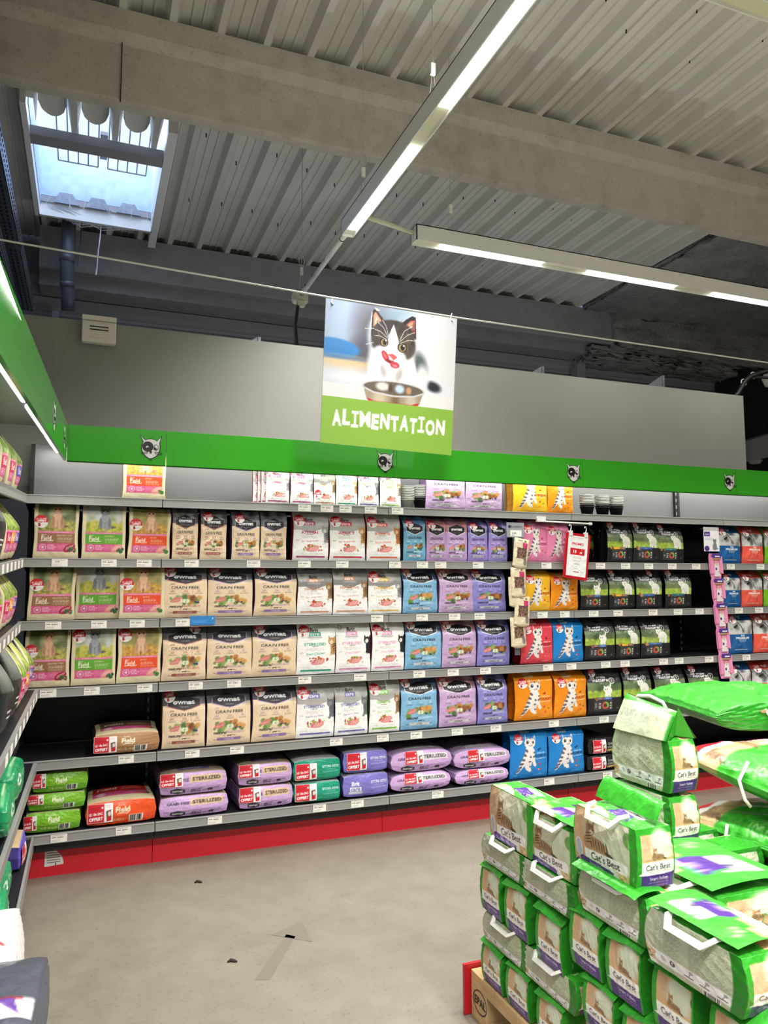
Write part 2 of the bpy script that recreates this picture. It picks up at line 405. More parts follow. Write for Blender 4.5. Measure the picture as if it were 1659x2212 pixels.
NU, NV = 84, 110
RED = (206, 28, 44)
def art_field(band, cat, dark, bg, word, asp=.78, seed=1, stem=False):
    a = Art(NU, NV, (228, 216, 178), asp, seed)
    def photo():
        a.rect(.09, .485, .92, 1, bg[0]); a.rect(.09, .485, .92, .66, bg[1])
        a.blobs(.09, .70, .92, 1, 46, .07, bg[2], .8, .55, 1.2); a.blobs(.09, .485, .92, .68, 70, .03, bg[3], .6, .7, 1.2)
        cat_sit(a, .52, .53, .44, cat, dark, tuple(min(255, v+26) for v in cat))
        a.blobs(.09, .48, .92, .55, 40, .02, bg[3], .6, .8, 1.2)
    a.clip(.09, .485, .92, 1, photo)
    for i in range(26):
        y = .13+i*.034; a.poly([(.08, y), (.10, y+.011), (.08, y+.022)], (228, 216, 178)); a.poly([(.93, y), (.91, y+.011), (.93, y+.022)], (228, 216, 178))
    a.rect(.085, .448, .925, .485, (226, 122, 164)); a.lines(.15, .85, .467, 1, .1, .008, (246, 200, 220), 'c')
    a.rect(.085, .268, .925, .448, band); a.rect(.085, .125, .925, .268, (214, 92, 140))
    a.text("Sam's", .22, .425, .028, (245, 240, 225), bold=.01, shear=.2); a.text('Field', .28, .365, .075, (248, 244, 232), bold=.02)
    a.line([(.16, .312), (.24, .322), (.34, .312), (.44, .322)], .012, (245, 240, 225))
    a.text(word, .52, .415, .026, (240, 226, 200), 'l', wmax=.36)
    a.lines(.53, .88, .38, 5, .02, .007, (240, 228, 208))
    a.ell(.21, .20, .075, .055, (240, 190, 212)); a.ell(.21, .20, .06, .044, (206, 92, 138)); a.ell(.21, .20, .03, .022, (240, 200, 218))
    for i, t in enumerate(('LIFETIME', 'PREVENTION', 'FORMULA')): a.text(t, .31, .235-i*.03, .02, (246, 214, 228), 'l', bold=.015)
    a.rect(.535, .14, .54, .255, (235, 160, 192)); a.lines(.56, .74, .235, 4, .022, .006, (240, 180, 206))
    mc = (158, 44, 64) if band[0] < 170 and band[1] < 120 else (226, 150, 142)
    a.ell(.80, .19, .15, .062, mc, .5)
    for i in range(4): a.line([(.72+i*.045, .15+i*.02), (.76+i*.045, .215+i*.012)], .01, (244, 206, 200))
    a.blobs(.80, .12, .94, .19, 14, .022, [(44, 96, 48), (70, 130, 60), (30, 70, 40)], .2, .95, 1.1)
    return a.speck(3).out()
BG_BROWN = ((150, 160, 110), (150, 160, 84), [(70, 84, 52), (190, 196, 150), (96, 110, 66)], [(196, 178, 80), (150, 150, 66), (214, 190, 110), (110, 120, 60)])
BG_GREEN = ((198, 204, 206), (190, 190, 70), [(210, 214, 216), (180, 186, 160), (150, 160, 110)], [(206, 194, 70), (160, 170, 60), (222, 206, 96), (130, 150, 56)])
BG_ORNG = ((176, 164, 96), (196, 146, 60), [(150, 140, 80), (206, 190, 120), (110, 110, 70)], [(214, 160, 60), (176, 118, 50), (230, 186, 90), (140, 100, 50)])
BG_DOG = ((176, 196, 96), (150, 180, 66), [(206, 214, 120), (130, 160, 70), (190, 200, 100)], [(190, 196, 80), (130, 160, 60), (96, 120, 56)])

def art_ownat(body, top, accent, word, barcol, wordcol, asp=.82, seed=2, small=False, metal=None, numcol=None):
    a = Art(NU, NV, body, asp, seed); nc = numcol or accent
    t = .80 if not small else .68
    a.rect(0, t, 1, 1, top)
    if metal: a.blobs(0, t+.02, 1, 1, 30, .05, metal, .8, .5, 2.2)
    o = 0 if not small else -.12
    s = 1 if not small else .8
    a.poly([(.12, .78+o), (.12, .885+o), (.5, .96+o), (.88, .885+o), (.88, .78+o), (.5, .695+o)], accent); a.poly([(.13, .795+o), (.13, .89+o), (.5, .965+o), (.87, .89+o), (.87, .795+o), (.5, .712+o)], (30, 31, 34))
    a.text('ownat', .5, .855+o, .082*s, (250, 250, 250), bold=.035, width=.52); a.text('- THE REAL FOOD -', .5, .772+o, .016, (214, 190, 190), wmax=.4)
    dk = (34, 30, 30)
    a.text('just', .22, .70+o, .05, accent, shear=.35, wmax=.16)
    a.text('GRAIN FREE', .5, .635+o, .056, dk, bold=.012, width=.62)
    a.rect(.14, .592+o, .86, .595+o, accent, .7)
    for x, n1 in ((.22, '68%'), (.51, '32%'), (.80, '0%')):
        a.text(n1, x, .555+o, .036, nc, wmax=.15); a.lines(x-.09, x+.09, .52+o, 2, .016, .007, dk, 'c')
    a.rect(.355, .50+o, .36, .575+o, accent); a.rect(.66, .50+o, .665, .575+o, accent)
    a.text('0%', .40, .445+o*.6, .02, dk)
    food(a, .5, .335+o*.4, .68)
    a.text('natural', .30, .243+o*.3, .05, dk, shear=.25, bold=.015, width=.29); a.text('INGREDIENTS', .655, .245+o*.3, .034, nc, width=.38)
    a.text('CAT', .40, .178, .014, dk); a.text('FOOD', .61, .178, .014, dk); a.rect(.46, .172, .55, .188, dk); a.rect(.46, .163, .47, .18, dk); a.rect(.53, .163, .54, .18, dk); a.ell(.555, .192, .014, .010, dk)
    a.rect(.23, .095, .77, .145, barcol); a.line([(.14, .11), (.23, .115)], .004, dk); a.line([(.77, .12), (.86, .125)], .004, dk)
    a.text(word, .5, .12, .027, wordcol, wmax=.48, bold=.008)
    return a.speck(3).out()

def art_brit(acc, word, cat, top=(178, 176, 173), asp=.75, seed=3, sub='Fresh Chicken'):
    a = Art(NU, NV, (250, 249, 247), asp, seed)
    if top: a.poly([(0, .66), (.2, .66), (.45, .58), (.7, .66), (1, .72), (1, 1), (0, 1)], top); a.blobs(0, .75, 1, 1, 14, .05, [(196, 194, 190), (160, 158, 156), (206, 205, 202)], .8, .5, 2.5)
    a.ell(.13, .93, .06, .045, (120, 120, 120)); a.ell(.13, .93, .045, .034, top or (236, 235, 232))
    a.text('Brit', .44, .885, .085, (52, 48, 46), bold=.02)
    a.rect(.29, .765, .60, .84, acc); a.text('care', .445, .80, .048, (250, 250, 250), bold=.012, width=.24)
    a.rect(.26, .725, .63, .755, (172, 172, 172), .8); a.lines(.3, .6, .70, 1, .02, .006, (150, 150, 150), 'c')
    a.text(word, .46, .605, .062, acc, bold=.025, width=.56 if len(word) > 6 else .46)
    a.text('URINARY HEALTH' if word == 'STERILIZED' else 'HEALTHY GROWTH', .46, .555, .013, (70, 66, 64), bold=.02)
    a.lines(.22, .72, .525, 3, .018, .005, (160, 158, 156), 'c'); a.ell(.13, .43, .05, .012, (170, 170, 170)); a.ell(.13, .43, .04, .007, (236, 235, 232))
    a.text(sub, .48, .415, .045, acc, shear=.3, rot=.06, wmax=.46)
    a.blobs(.30, .20, .80, .33, 26, .017, [(200, 60, 50), (120, 160, 60), (176, 36, 60), (232, 210, 170), (224, 160, 80)], .2, .95, 1.2)
    m = (222, 138, 138); a.ell(.54, .25, .17, .062, m, .15); a.ell(.60, .27, .13, .05, (232, 158, 152), .2)
    for i in range(3): a.line([(.47+i*.07, .205+i*.01), (.52+i*.07, .295)], .008, (246, 206, 200))
    a.blobs(.42, .30, .62, .35, 7, .024, [(206, 52, 44), (222, 80, 50), (130, 170, 60)], .2, .95, 1.2)
    a.rect(.11, .06, .90, .10, acc); a.lines(.14, .86, .08, 1, .02, .007, (250, 240, 240), 'l', .6)
    c1, c2, c3 = cat
    a.ell(.97, .55, .11, .17, c1); a.ell(.90, .66, .10, .075, c1); a.ell(.885, .645, .05, .04, c3)
    for sx in (-1, 1): a.poly([(.90+sx*.03, .71), (.90+sx*.10, .70), (.90+sx*.09, .775)], c1)
    a.ell(.86, .665, .013, .011, (190, 160, 60)); a.ell(.93, .665, .013, .011, (190, 160, 60))
    for i in range(4): a.ell(.95, .46+i*.045, .06, .010, c2, .5)
    a.ell(.90, .43, .035, .075, c1, -.2); a.ell(.87, .375, .035, .024, c3)
    return a.speck(2).out()

def art_edgard(body, word, wcol, shade, asp=.84, seed=4, w2=None):
    a = Art(NU, NV, body, asp, seed)
    a.rect(0, .88, 1, 1, shade, .35); a.text('edgard', .38, .945, .06, (250, 246, 236), bold=.02); a.text('cooper', .42, .885, .055, (250, 246, 236), bold=.015)
    a.blobs(0, 0, 1, .9, 10, .16, [shade, tuple(min(255, v+18) for v in body)], 1., .12)
    wh, st, ln = (236, 230, 224), (104, 96, 112), (40, 36, 44)
    a.poly([(.16, .10), (.22, .12), (.36, .25), (.40, .18), (.50, .12), (.55, .14), (.53, .2), (.56, .34), (.60, .24), (.66, .22), (.68, .26), (.64, .34), (.62, .55), (.54, .66), (.40, .62), (.36, .48), (.25, .30)], wh)
    for x, y, rx, ry, ro in ((.21, .16, .055, .02, .6), (.25, .22, .06, .022, .4), (.29, .29, .06, .024, .2), (.33, .37, .055, .024, -.2), (.37, .46, .05, .025, -.5), (.41, .545, .05, .026, -.7), (.52, .42, .03, .02, -.4), (.50, .33, .035, .018, 0), (.60, .42, .025, .02, .5), (.61, .5, .02, .018, .5), (.51, .23, .03, .016, .1)):
        a.ell(x, y, rx, ry, st, ro)
    a.ell(.50, .69, .15, .095, wh)
    a.poly([(.37, .73), (.42, .78), (.385, .86)], wh); a.poly([(.58, .77), (.64, .72), (.64, .85)], wh); a.poly([(.39, .76), (.425, .78), (.39, .84)], (150, 140, 150)); a.poly([(.595, .77), (.63, .74), (.632, .82)], (150, 140, 150))
    a.ell(.51, .79, .025, .02, st); a.ell(.44, .71, .034, .034, ln); a.ell(.585, .70, .022, .026, ln); a.ell(.45, .72, .010, .010, (250, 250, 250))
    a.line([(.48, .645), (.515, .63), (.55, .645), (.585, .65)], .008, ln); a.ell(.535, .665, .012, .009, (226, 150, 150))
    for sx, x in ((-1, .38), (1, .63)):
        for i in range(2): a.line([(x, .665+i*.018), (x+sx*.06, .66+i*.03)], .006, ln)
    a.blobs(.73, .54, .79, .57, 3, .02, [wcol], .1, 1.)
    a.text('ENFIN DU VRAI', .79, .485, .022, (250, 246, 236), wmax=.32, bold=.02); a.text(word, .79, .435, .052, wcol, bold=.025, width=.34)
    if w2: a.text(w2, .79, .392, .02, wcol, bold=.02)
    a.line([(.64, .37), (.94, .385)], .008, (250, 246, 236))
    a.ell(.76, .27, .03, .022, (200, 60, 60), .5); a.poly([(.84, .24), (.92, .24), (.88, .215)], (70, 110, 80)); a.blobs(.72, .15, .82, .18, 4, .016, [(206, 60, 70), (230, 200, 90)], .1, 1.)
    a.text('POUR CHATS ADULTES', .76, .06, .018, (250, 246, 236), wmax=.36, op=.8)
    a.text('Nouveau', .14, .07, .018, (250, 246, 236), shear=.2, op=.7)
    return a.speck(3).out()

def art_svn(strip, kitten=False, asp=.82, seed=5, tall=False):
    a = Art(NU, NV, (30, 30, 32), asp, seed); t = .76 if not tall else .94
    def ph():
        a.rect(0, .40, 1, 1, (96, 116, 78)); a.rect(0, .40, 1, .56, (156, 186, 66)); a.blobs(0, .56, 1, .96, 26, .09, [(70, 92, 60), (120, 140, 96), (150, 164, 120), (56, 76, 50)], .9, .5, 1.3)
        a.blobs(0, .4, 1, .56, 40, .03, [(176, 202, 80), (136, 170, 56), (196, 214, 110)], .6, .6, 1.6)
        w, g = (240, 240, 230), (206, 210, 196)
        if kitten:
            a.ell(.58, .56, .11, .10, w); a.line([(.62, .62), (.66, .72), (.72, .78)], .035, w); a.ell(.52, .60, .085, .065, w); a.poly([(.45, .63), (.50, .66), (.45, .69)], w); a.poly([(.54, .66), (.60, .64), (.59, .69)], w)
            for x in (.49, .55): a.ell(x, .605, .014, .012, (70, 90, 120))
            for x in (.50, .56, .63): a.ell(x, .46, .03, .05, w)
        else:
            a.ell(.72, .58, .17, .12, w, -.5); a.ell(.58, .70, .10, .075, w); a.poly([(.49, .74), (.55, .77), (.49, .82)], w); a.poly([(.60, .77), (.67, .73), (.67, .81)], w)
            for x in (.62, .70, .80, .84): a.ell(x, .47, .035, .08, w)
            a.ell(.70, .52, .10, .05, g, -.3, .6, .5)
            for x in (.55, .62): a.ell(x, .71, .014, .012, (80, 100, 80))
            a.ell(.575, .675, .014, .010, (200, 150, 150))
    a.clip(0, .40, 1, t, ph)
    a.blobs(0, t, 1, 1, 16, .05, [(48, 48, 52), (20, 20, 22), (70, 70, 76)], .7, .5, 2.5) if not tall else None
    if not tall:
        a.text('Chat', .44, .935, .03, (150, 150, 150)); a.text('Sa vraie', .34, .885, .06, (246, 246, 246), bold=.02, width=.44); a.text('nature', .40, .81, .06, (246, 246, 246), bold=.02, width=.46)
        a.ell(.72, .80, .085, .07, (214, 222, 206)); a.ell(.72, .80, .065, .053, (30, 36, 30)); a.text('0', .72, .80, .06, (244, 244, 244), bold=.02)
    a.blobs(.10, .35, .25, .42, 5, .03, [(176, 116, 76), (150, 92, 60), (196, 140, 96)], .15, 1.)
    n = len(strip)
    for i, c in enumerate(strip): a.rect(.22+i*.46/n, .36, .22+(i+1)*.46/n, .415, c); a.text('Poulet' if i == 0 else 'Saumon', .22+(i+.5)*.46/n, .387, .02, (250, 246, 236), wmax=.2)
    a.rect(.16, .10, .70, .345, (78, 78, 78)); a.rect(.165, .104, .695, .341, (58, 58, 60))
    a.text('CHATON' if kitten else 'CHAT', .21, .22, .022, (230, 230, 226), rot=PI/2, bold=.02); a.text('STERILISE', .255, .22, .016, (210, 210, 206), rot=PI/2)
    for i in range(3): a.rect(.30, .15+i*.05, .36, .175+i*.05, (200, 200, 196))
    a.ell(.49, .22, .105, .088, (206, 84, 62)); a.poly([(.49, .22), (.49, .31), (.56, .29), (.60, .23), (.58, .16)], (130, 176, 70)); a.ell(.49, .22, .052, .044, (58, 58, 60))
    for i in range(3): a.ell(.65, .15+i*.06, .024, .02, (210, 210, 206))
    a.text('2kg', .86, .14, .026, (210, 210, 206))
    return a.speck(2).out()

def art_hup(col, asp=.8, seed=6):
    a = Art(NU, NV, (206, 206, 206), asp, seed)
    a.rect(0, 0, 1, .47, col); a.rect(0, .80, 1, 1, tuple(int(v*.72) for v in col)); a.rect(0, .74, 1, .80, (110, 110, 112))
    a.clip(0, .47, 1, .8, lambda: a.blobs(0, .47, 1, .80, 30, .07, [(240, 240, 240), (150, 150, 150), (90, 90, 90), (222, 222, 222), (60, 60, 62)], .7, .7, 1.4))
    a.ell(.3, .66, .09, .03, (40, 40, 42), .5); a.line([(.36, .78), (.52, .66), (.60, .52)], .02, (30, 30, 32))
    a.text('HugS', .5, .885, .075, (235, 238, 240), bold=.015, shear=.2)
    a.text('PURE', .56, .435, .04, (248, 248, 248), bold=.04); a.text('PREMIUM', .56, .38, .058, (248, 248, 248), bold=.04, width=.54); a.text('STERILIZED & LIGHT', .56, .325, .022, (244, 244, 244), wmax=.56, bold=.02); a.lines(.4, .7, .295, 2, .02, .006, (230, 235, 240), 'c')
    a.blobs(.38, .15, .72, .25, 16, .02, [tuple(min(255, v+60) for v in col), tuple(int(v*.7) for v in col)], .3, .7)
    a.rect(.25, .095, .78, .11, (236, 236, 236), .8); a.poly([(0, 0), (.2, 0), (.34, .3), (.26, .42)], tuple(min(255, v+22) for v in col), .6)
    return a.speck(2).out()

def art_sticker():
    a = Art(34, 34, (244, 244, 242), 1., 9)
    a.rect(0, .40, 1, 1, RED); a.poly([(0, .40), (.4, .44), (1, .34), (1, .42), (0, .46)], (244, 244, 242))
    a.text('LE 10e SAC', .5, .70, .13, (250, 235, 235), wmax=.74, bold=.03, rot=.04); a.text('OFFERT', .53, .54, .19, (255, 250, 250), wmax=.66, bold=.05, rot=.04)
    a.rect(.26, .12, .42, .36, (70, 50, 46)); a.ell(.36, .2, .09, .09, RED); a.lines(.5, .86, .26, 2, .07, .025, (190, 150, 150))
    return a.out()
def art_promo():
    a = Art(64, 40, (246, 244, 242), 1.55, 10)
    a.rect(.02, .03, .66, .97, RED); a.lines(.12, .55, .80, 2, .1, .03, (130, 14, 26)); a.rect(.55, .74, .62, .84, (250, 230, 230))
    a.text('LE 10e SAC', .335, .48, .22, (255, 250, 250), wmax=.54, bold=.04, rot=.06); a.text('OFFERT', .345, .22, .30, (255, 250, 250), wmax=.54, bold=.05, rot=.06)
    a.lines(.72, .92, .88, 2, .08, .03, (210, 110, 110), 'c'); a.poly([(.72, .6), (.92, .68), (.94, .1), (.76, .06)], (120, 92, 84)); a.poly([(.745, .26), (.94, .36), (.94, .1), (.765, .06)], RED); a.ell(.86, .46, .06, .12, (230, 220, 210))
    return a.out()
def barcode(a, x0, x1, y0, y1):
    a.rect(x0-.01, y0-.03, x1+.01, y1+.01, (246, 246, 240)); x = x0
    while x < x1:
        w = a.rng.uniform(.004, .012); a.rect(x, y0, min(x+w, x1), y1, (20, 20, 20)); x += w+a.rng.uniform(.004, .010)
LX, LY, LZ = 92, 44, 36
def end_field(c, word, dk):
    a = Art(LX, LZ, c, 2.9, 21); a.rect(0, 0, 1, .36, dk, .5)  # lower strip painted darker, the fold's shade put into the colour
    a.text("Sam's", .50, .84, .10, (246, 242, 220), bold=.01); a.text('Field', .52, .64, .26, (250, 246, 226), bold=.03); a.line([(.44, .46), (.5, .49), (.58, .46), (.6, .49)], .03, (246, 242, 220))
    a.text(word, .44, .20, .13, (224, 220, 150)); barcode(a, .62, .80, .10, .36); return a.speck(3).out()
def top_field(band, dk):
    a = Art(LX, LY, (222, 208, 168), .8, 22); a.rect(.08, .30, .92, .52, band); a.rect(.08, .16, .92, .30, (214, 92, 140)); a.rect(.08, .52, .92, 1, dk)
    a.text('Field', .30, .42, .10, (244, 238, 222), bold=.02); a.lines(.52, .85, .46, 4, .03, .01, (230, 214, 190)); a.ell(.2, .23, .07, .05, (240, 190, 212)); a.ell(.82, .22, .13, .05, (186, 90, 96)); a.blobs(.84, .17, .94, .22, 8, .02, [(44, 86, 48)], .2, 1.); return a.out()
def end_ownat(box, rev=False):
    a = Art(LX, LZ, (206, 170, 220), 2.8, 23); a.rect(0, 0, 1, .34, (164, 132, 178), .7)
    a.text('GRAIN FREE', .27, .68, .17, (48, 40, 50), bold=.015, wmax=.32); a.rect(.44, .54, .93, .88, box); a.text('STERILIZED', .69, .71, .2, (40, 34, 36), bold=.02, wmax=.42)
    a.poly([(.15, .10), (.15, .24), (.26, .32), (.37, .24), (.37, .10), (.26, .04)], (34, 34, 38)); a.text('ownat', .26, .18, .12, (220, 216, 222), bold=.03, wmax=.18)
    a.text('8KG', .53, .17, .17, (44, 38, 46), bold=.02, shear=.15); a.text('CAT', .67, .15, .08, (60, 52, 62)); a.text('FOOD', .84, .19, .08, (60, 52, 62)); a.ell(.75, .17, .045, .06, (40, 36, 42)); a.rect(.72, .08, .73, .17, (40, 36, 42)); a.rect(.77, .08, .78, .17, (40, 36, 42)); return a.speck(3).out()
def top_ownat(body, bar):
    a = Art(LX, LY, body, .8, 24); a.text('natural', .36, .40, .12, (40, 34, 34), shear=.25, bold=.02, wmax=.3); a.text('INGREDIENTS', .66, .40, .07, bar, wmax=.34); a.text('CAT       FOOD', .5, .25, .035, (40, 34, 34)); a.ell(.5, .25, .05, .02, (30, 28, 28)); a.rect(.26, .10, .76, .20, bar); a.text('STERILIZED', .5, .15, .06, (236, 226, 236), wmax=.3, bold=.02)
    food(a, .5, .62, .6); return a.speck(3).out()
def end_brit(c, dk):
    a = Art(LX, LZ, c, 2.2, 25); a.rect(0, 0, 1, .12, dk, .5)
    a.text('Brit', .27, .62, .2, (244, 244, 246), bold=.03); a.rect(.15, .26, .39, .46, (236, 236, 240)); a.text('care', .27, .35, .14, c, bold=.02); a.rect(.12, .15, .42, .25, (214, 214, 224))
    a.text('STERILIZED', .78, .64, .16, (236, 240, 244), bold=.02, wmax=.36); a.lines(.66, .9, .5, 1, .1, .02, (230, 236, 240), 'c'); a.text('Fresh Duck & Turkey', .78, .38, .12, (226, 232, 238), shear=.3, wmax=.34); return a.speck(3).out()
def flat(nx, ny, c): return np.tile(lin(c).astype(np.float32), (ny, nx, 1))

# litter bag ---------------------------------------------------------------------------------------------------------
CX, CY, CZ = 128, 62, 92
GRN, GDK, PUR = (48, 150, 40), (32, 120, 28), (74, 38, 126)
def lit_logo(a, x, y, w, h, rot=0., small=(200, 120, 120)):
    a.text("Cat's Best", x, y, h, (28, 26, 30), bold=.01, wmax=w, rot=rot)
def tabby(a, x, y, k, flip=1):
    """a lying tabby cat"""
    r = k/a.asp; c, d = (172, 136, 96), (70, 52, 40)
    a.ell(x, y+.18*k, .46*r, .19*k, c, -.1*flip); a.ell(x-.30*flip*r, y+.16*k, .22*r, .20*k, c); a.ell(x+.48*flip*r, y+.06*k, .16*r, .05*k, d, -.2*flip)
    for i in range(7): a.ell(x+(-.2+.1*i)*flip*r, y+.2*k, .022*r, .15*k, d, .25*flip, .85)
    a.ell(x-.25*flip*r, y+.52*k, .17*r, .17*k, c); a.ell(x-.28*flip*r, y+.38*k, .15*r, .2*k, c)
    for s_ in (-1, 1): a.poly([(x-.25*flip*r+s_*.04*r, y+.66*k), (x-.25*flip*r+s_*.16*r, y+.60*k), (x-.25*flip*r+s_*.14*r, y+.80*k)], c)
    a.ell(x-.20*flip*r, y+.47*k, .07*r, .06*k, (222, 204, 180))
    for i in range(4): a.line([(x-(.33-.05*i)*flip*r, y+.66*k), (x-(.32-.05*i)*flip*r, y+.58*k)], .02*k, d); a.ell(x-.3*flip*r, y+(.18+.08*i)*k, .13*r, .015*k, d, .3)
    for s_ in (-1, 1): a.ell(x-.22*flip*r+s_*.07*r, y+.54*k, .022*r, .022*k, (40, 40, 30))
def lit_front():
    a = Art(CX, CZ, (204, 166, 128), 1.5, 31)
    a.rect(0, 0, 1, .9, (206, 170, 132)); a.ell(.62, .62, .42, .42, (206, 210, 186), 0, 1, .12); a.ell(.72, .5, .3, .4, (196, 204, 176), 0, .9, .3); a.ell(.40, .78, .2, .2, (232, 226, 204), 0, .8, .4)
    a.ell(.88, .72, .08, .12, (98, 150, 70), .3, .9, .1); tabby(a, .40, .30, .62)
    for i in range(9): a.line([(.10+i*.02, .99), (.16+i*.025, .60)], .01, (176, 130, 96), .5)
    a.ell(.10, .24, .055, .17, (226, 228, 236)); a.ell(.10, .24, .045, .14, (176, 182, 200))
    a.poly([(.20, .10), (.20, .28), (.80, .33), (.86, .30), (.86, .10)], (240, 238, 236)); lit_logo(a, .53, .225, .52, .13, .05); a.lines(.28, .80, .135, 1, .03, .014, (210, 150, 150), 'c')
    a.poly([(.0, 0), (.14, .13), (.4, .115), (.62, .10), (.72, .0)], PUR); a.text('Smart Pellets', .38, .06, .05, (220, 210, 236), wmax=.3); a.ell(.7, .05, .05, .05, (236, 236, 240))
    a.blobs(.74, 0, .90, .13, 70, .014, [(206, 178, 130), (176, 144, 98), (226, 200, 156)], .2, 1., 2.2); a.blobs(.02, .05, .09, .12, 20, .012, [(206, 178, 130), (176, 144, 98)], .2, 1., 2.2)
    a.rect(0, .93, 1, 1, GRN); a.rect(.89, 0, 1, 1, GRN); a.rect(0, 0, .012, 1, GRN); a.text('5 kg e', .945, .16, .03, (222, 240, 216), rot=PI/2, bold=.03); return a.speck(3).out()
def lit_end():
    a = Art(CY, CZ, GRN, .78, 32)
    a.rect(.13, 0, .96, .84, (204, 170, 132)); a.ell(.66, .66, .28, .26, (206, 212, 190), 0, 1, .2); a.rect(.13, .42, .96, .46, (212, 170, 120))
    for i in range(6): a.line([(.15+i*.03, .86), (.22+i*.05, .62)], .01, (178, 132, 98), .6)
    tabby(a, .56, .45, .26); a.rect(.13, .245, .96, .43, (244, 243, 240)); lit_logo(a, .55, .345, .76, .095); a.lines(.22, .88, .275, 1, .03, .014, (206, 140, 140), 'c')
    a.rect(.13, 0, .96, .245, PUR); a.ell(.5, .245, .44, .03, (244, 243, 240)); a.text('Smart Pellets', .58, .155, .055, (214, 204, 232), wmax=.6, bold=.02); a.lines(.3, .86, .09, 2, .05, .014, (150, 124, 190), 'c')
    a.ell(.98, .7, .05, .06, (60, 120, 50)); return a.speck(3).out()
def lit_back():
    a = Art(CX, CZ, (180, 186, 160), 1.5, 33)
    a.blobs(.05, .3, .9, .95, 8, .16, [(190, 198, 160), (170, 178, 156), (196, 200, 184)], 1., .5, 1.4)
    for x0, x1 in ((.12, .42), (.48, .88)): a.lines(x0, x1, .90, 20, .031, .010, (120, 124, 110), op=.75)
    a.rect(.0, .10, .90, .27, (232, 230, 232)); a.poly([(0, 0), (0, .45), (.10, .25), (.12, 0)], (224, 220, 214)); a.blobs(0, .08, .10, .30, 40, .014, [(196, 160, 112), (160, 124, 84), (222, 194, 150)], .2, 1., 1.8)
    a.ell(.2, .185, .03, .045, (190, 190, 196)); a.ell(.30, .185, .028, .045, (70, 74, 84)); a.text('f', .30, .185, .06, (240, 240, 244), bold=.03)
    for x in (.42, .58, .75): a.rect(x, .13, x+.10, .145, (60, 60, 66)); a.line([(x+.05, .15), (x+.07, .22)], .012, (110, 110, 118)); a.ell(x+.075, .225, .022, .025, (150, 150, 156))
    barcode(a, .62, .78, -.02, .085); a.lines(.2, .55, .06, 2, .03, .01, (150, 156, 140)); a.rect(.88, 0, 1, 1, GDK); a.rect(0, 0, .012, 1, GDK); a.rect(0, .95, 1, 1, (176, 190, 150)); return a.speck(2).out()
def lit_side():
    a = Art(CX, CZ, (40, 134, 34), 1.5, 35); a.blobs(0, 0, 1, 1, 30, .12, [(34, 120, 30), (48, 148, 40), (38, 128, 34)], 1., .5); a.rect(.30, .0, .9, .82, (198, 204, 180)); a.text('5 kg e', .14, .18, .035, (210, 236, 204), rot=PI/2, bold=.03); return a.speck(5).out()
def lit_top():
    a = Art(CX, CY, (54, 158, 44), 2.1, 34); a.speck(7, 4)
    a.poly([(0, 0), (.02, .42), (.25, .34), (.5, .14), (.6, 0)], (212, 176, 134)); a.poly([(.2, 0), (.3, .22), (.5, .10), (.56, 0)], (226, 222, 200))
    a.poly([(.38, .24), (.46, .62), (.72, .52), (.78, .16)], PUR); a.lines(.50, .70, .42, 3, .09, .03, (170, 150, 214)); a.poly([(.46, .62), (.50, .86), (.84, .74), (.80, .48)], (242, 240, 238)); lit_logo(a, .65, .675, .26, .16, -.13)
    a.ell(.2, .72, .07, .13, (150, 216, 130)); a.ell(.2, .72, .055, .10, (54, 158, 44)); a.text('Oeko', .2, .72, .08, (160, 220, 140)); return a.speck(4).out()
def sack_top(red=True):
    a = Art(96, 64, (54, 156, 44), 1.6, 41); a.speck(9, 3)
    if red:
        a.poly([(0, 0), (0, 1), (.10, 1), (.09, .5), (.11, 0)], (196, 24, 42)); a.poly([(.10, 1), (.09, .5), (.11, 0), (.165, 0), (.15, .5), (.16, 1)], (232, 230, 226)); a.text("Cat's Best", .13, .5, .05, (30, 28, 30), rot=PI/2)
        a.poly([(.16, 1), (.15, .5), (.165, 0), (.27, 0), (.26, .5), (.28, 1)], (198, 160, 122)); tabby(a, .21, .35, .26); a.ell(.235, .7, .025, .2, (214, 214, 200), 0, 1, .2); tabby(a, .21, .02, .2)
    for yy in (.45, .08): a.ell(.50, yy, .060, .10, (130, 200, 112)); a.ell(.50, yy, .052, .087, (48, 146, 40)); a.ell(.50, yy, .040, .067, (130, 200, 112)); a.ell(.50, yy, .035, .058, (48, 146, 40)); a.text('Nr.1', .50, yy, .055, (140, 206, 122), bold=.02)
    return a.out()
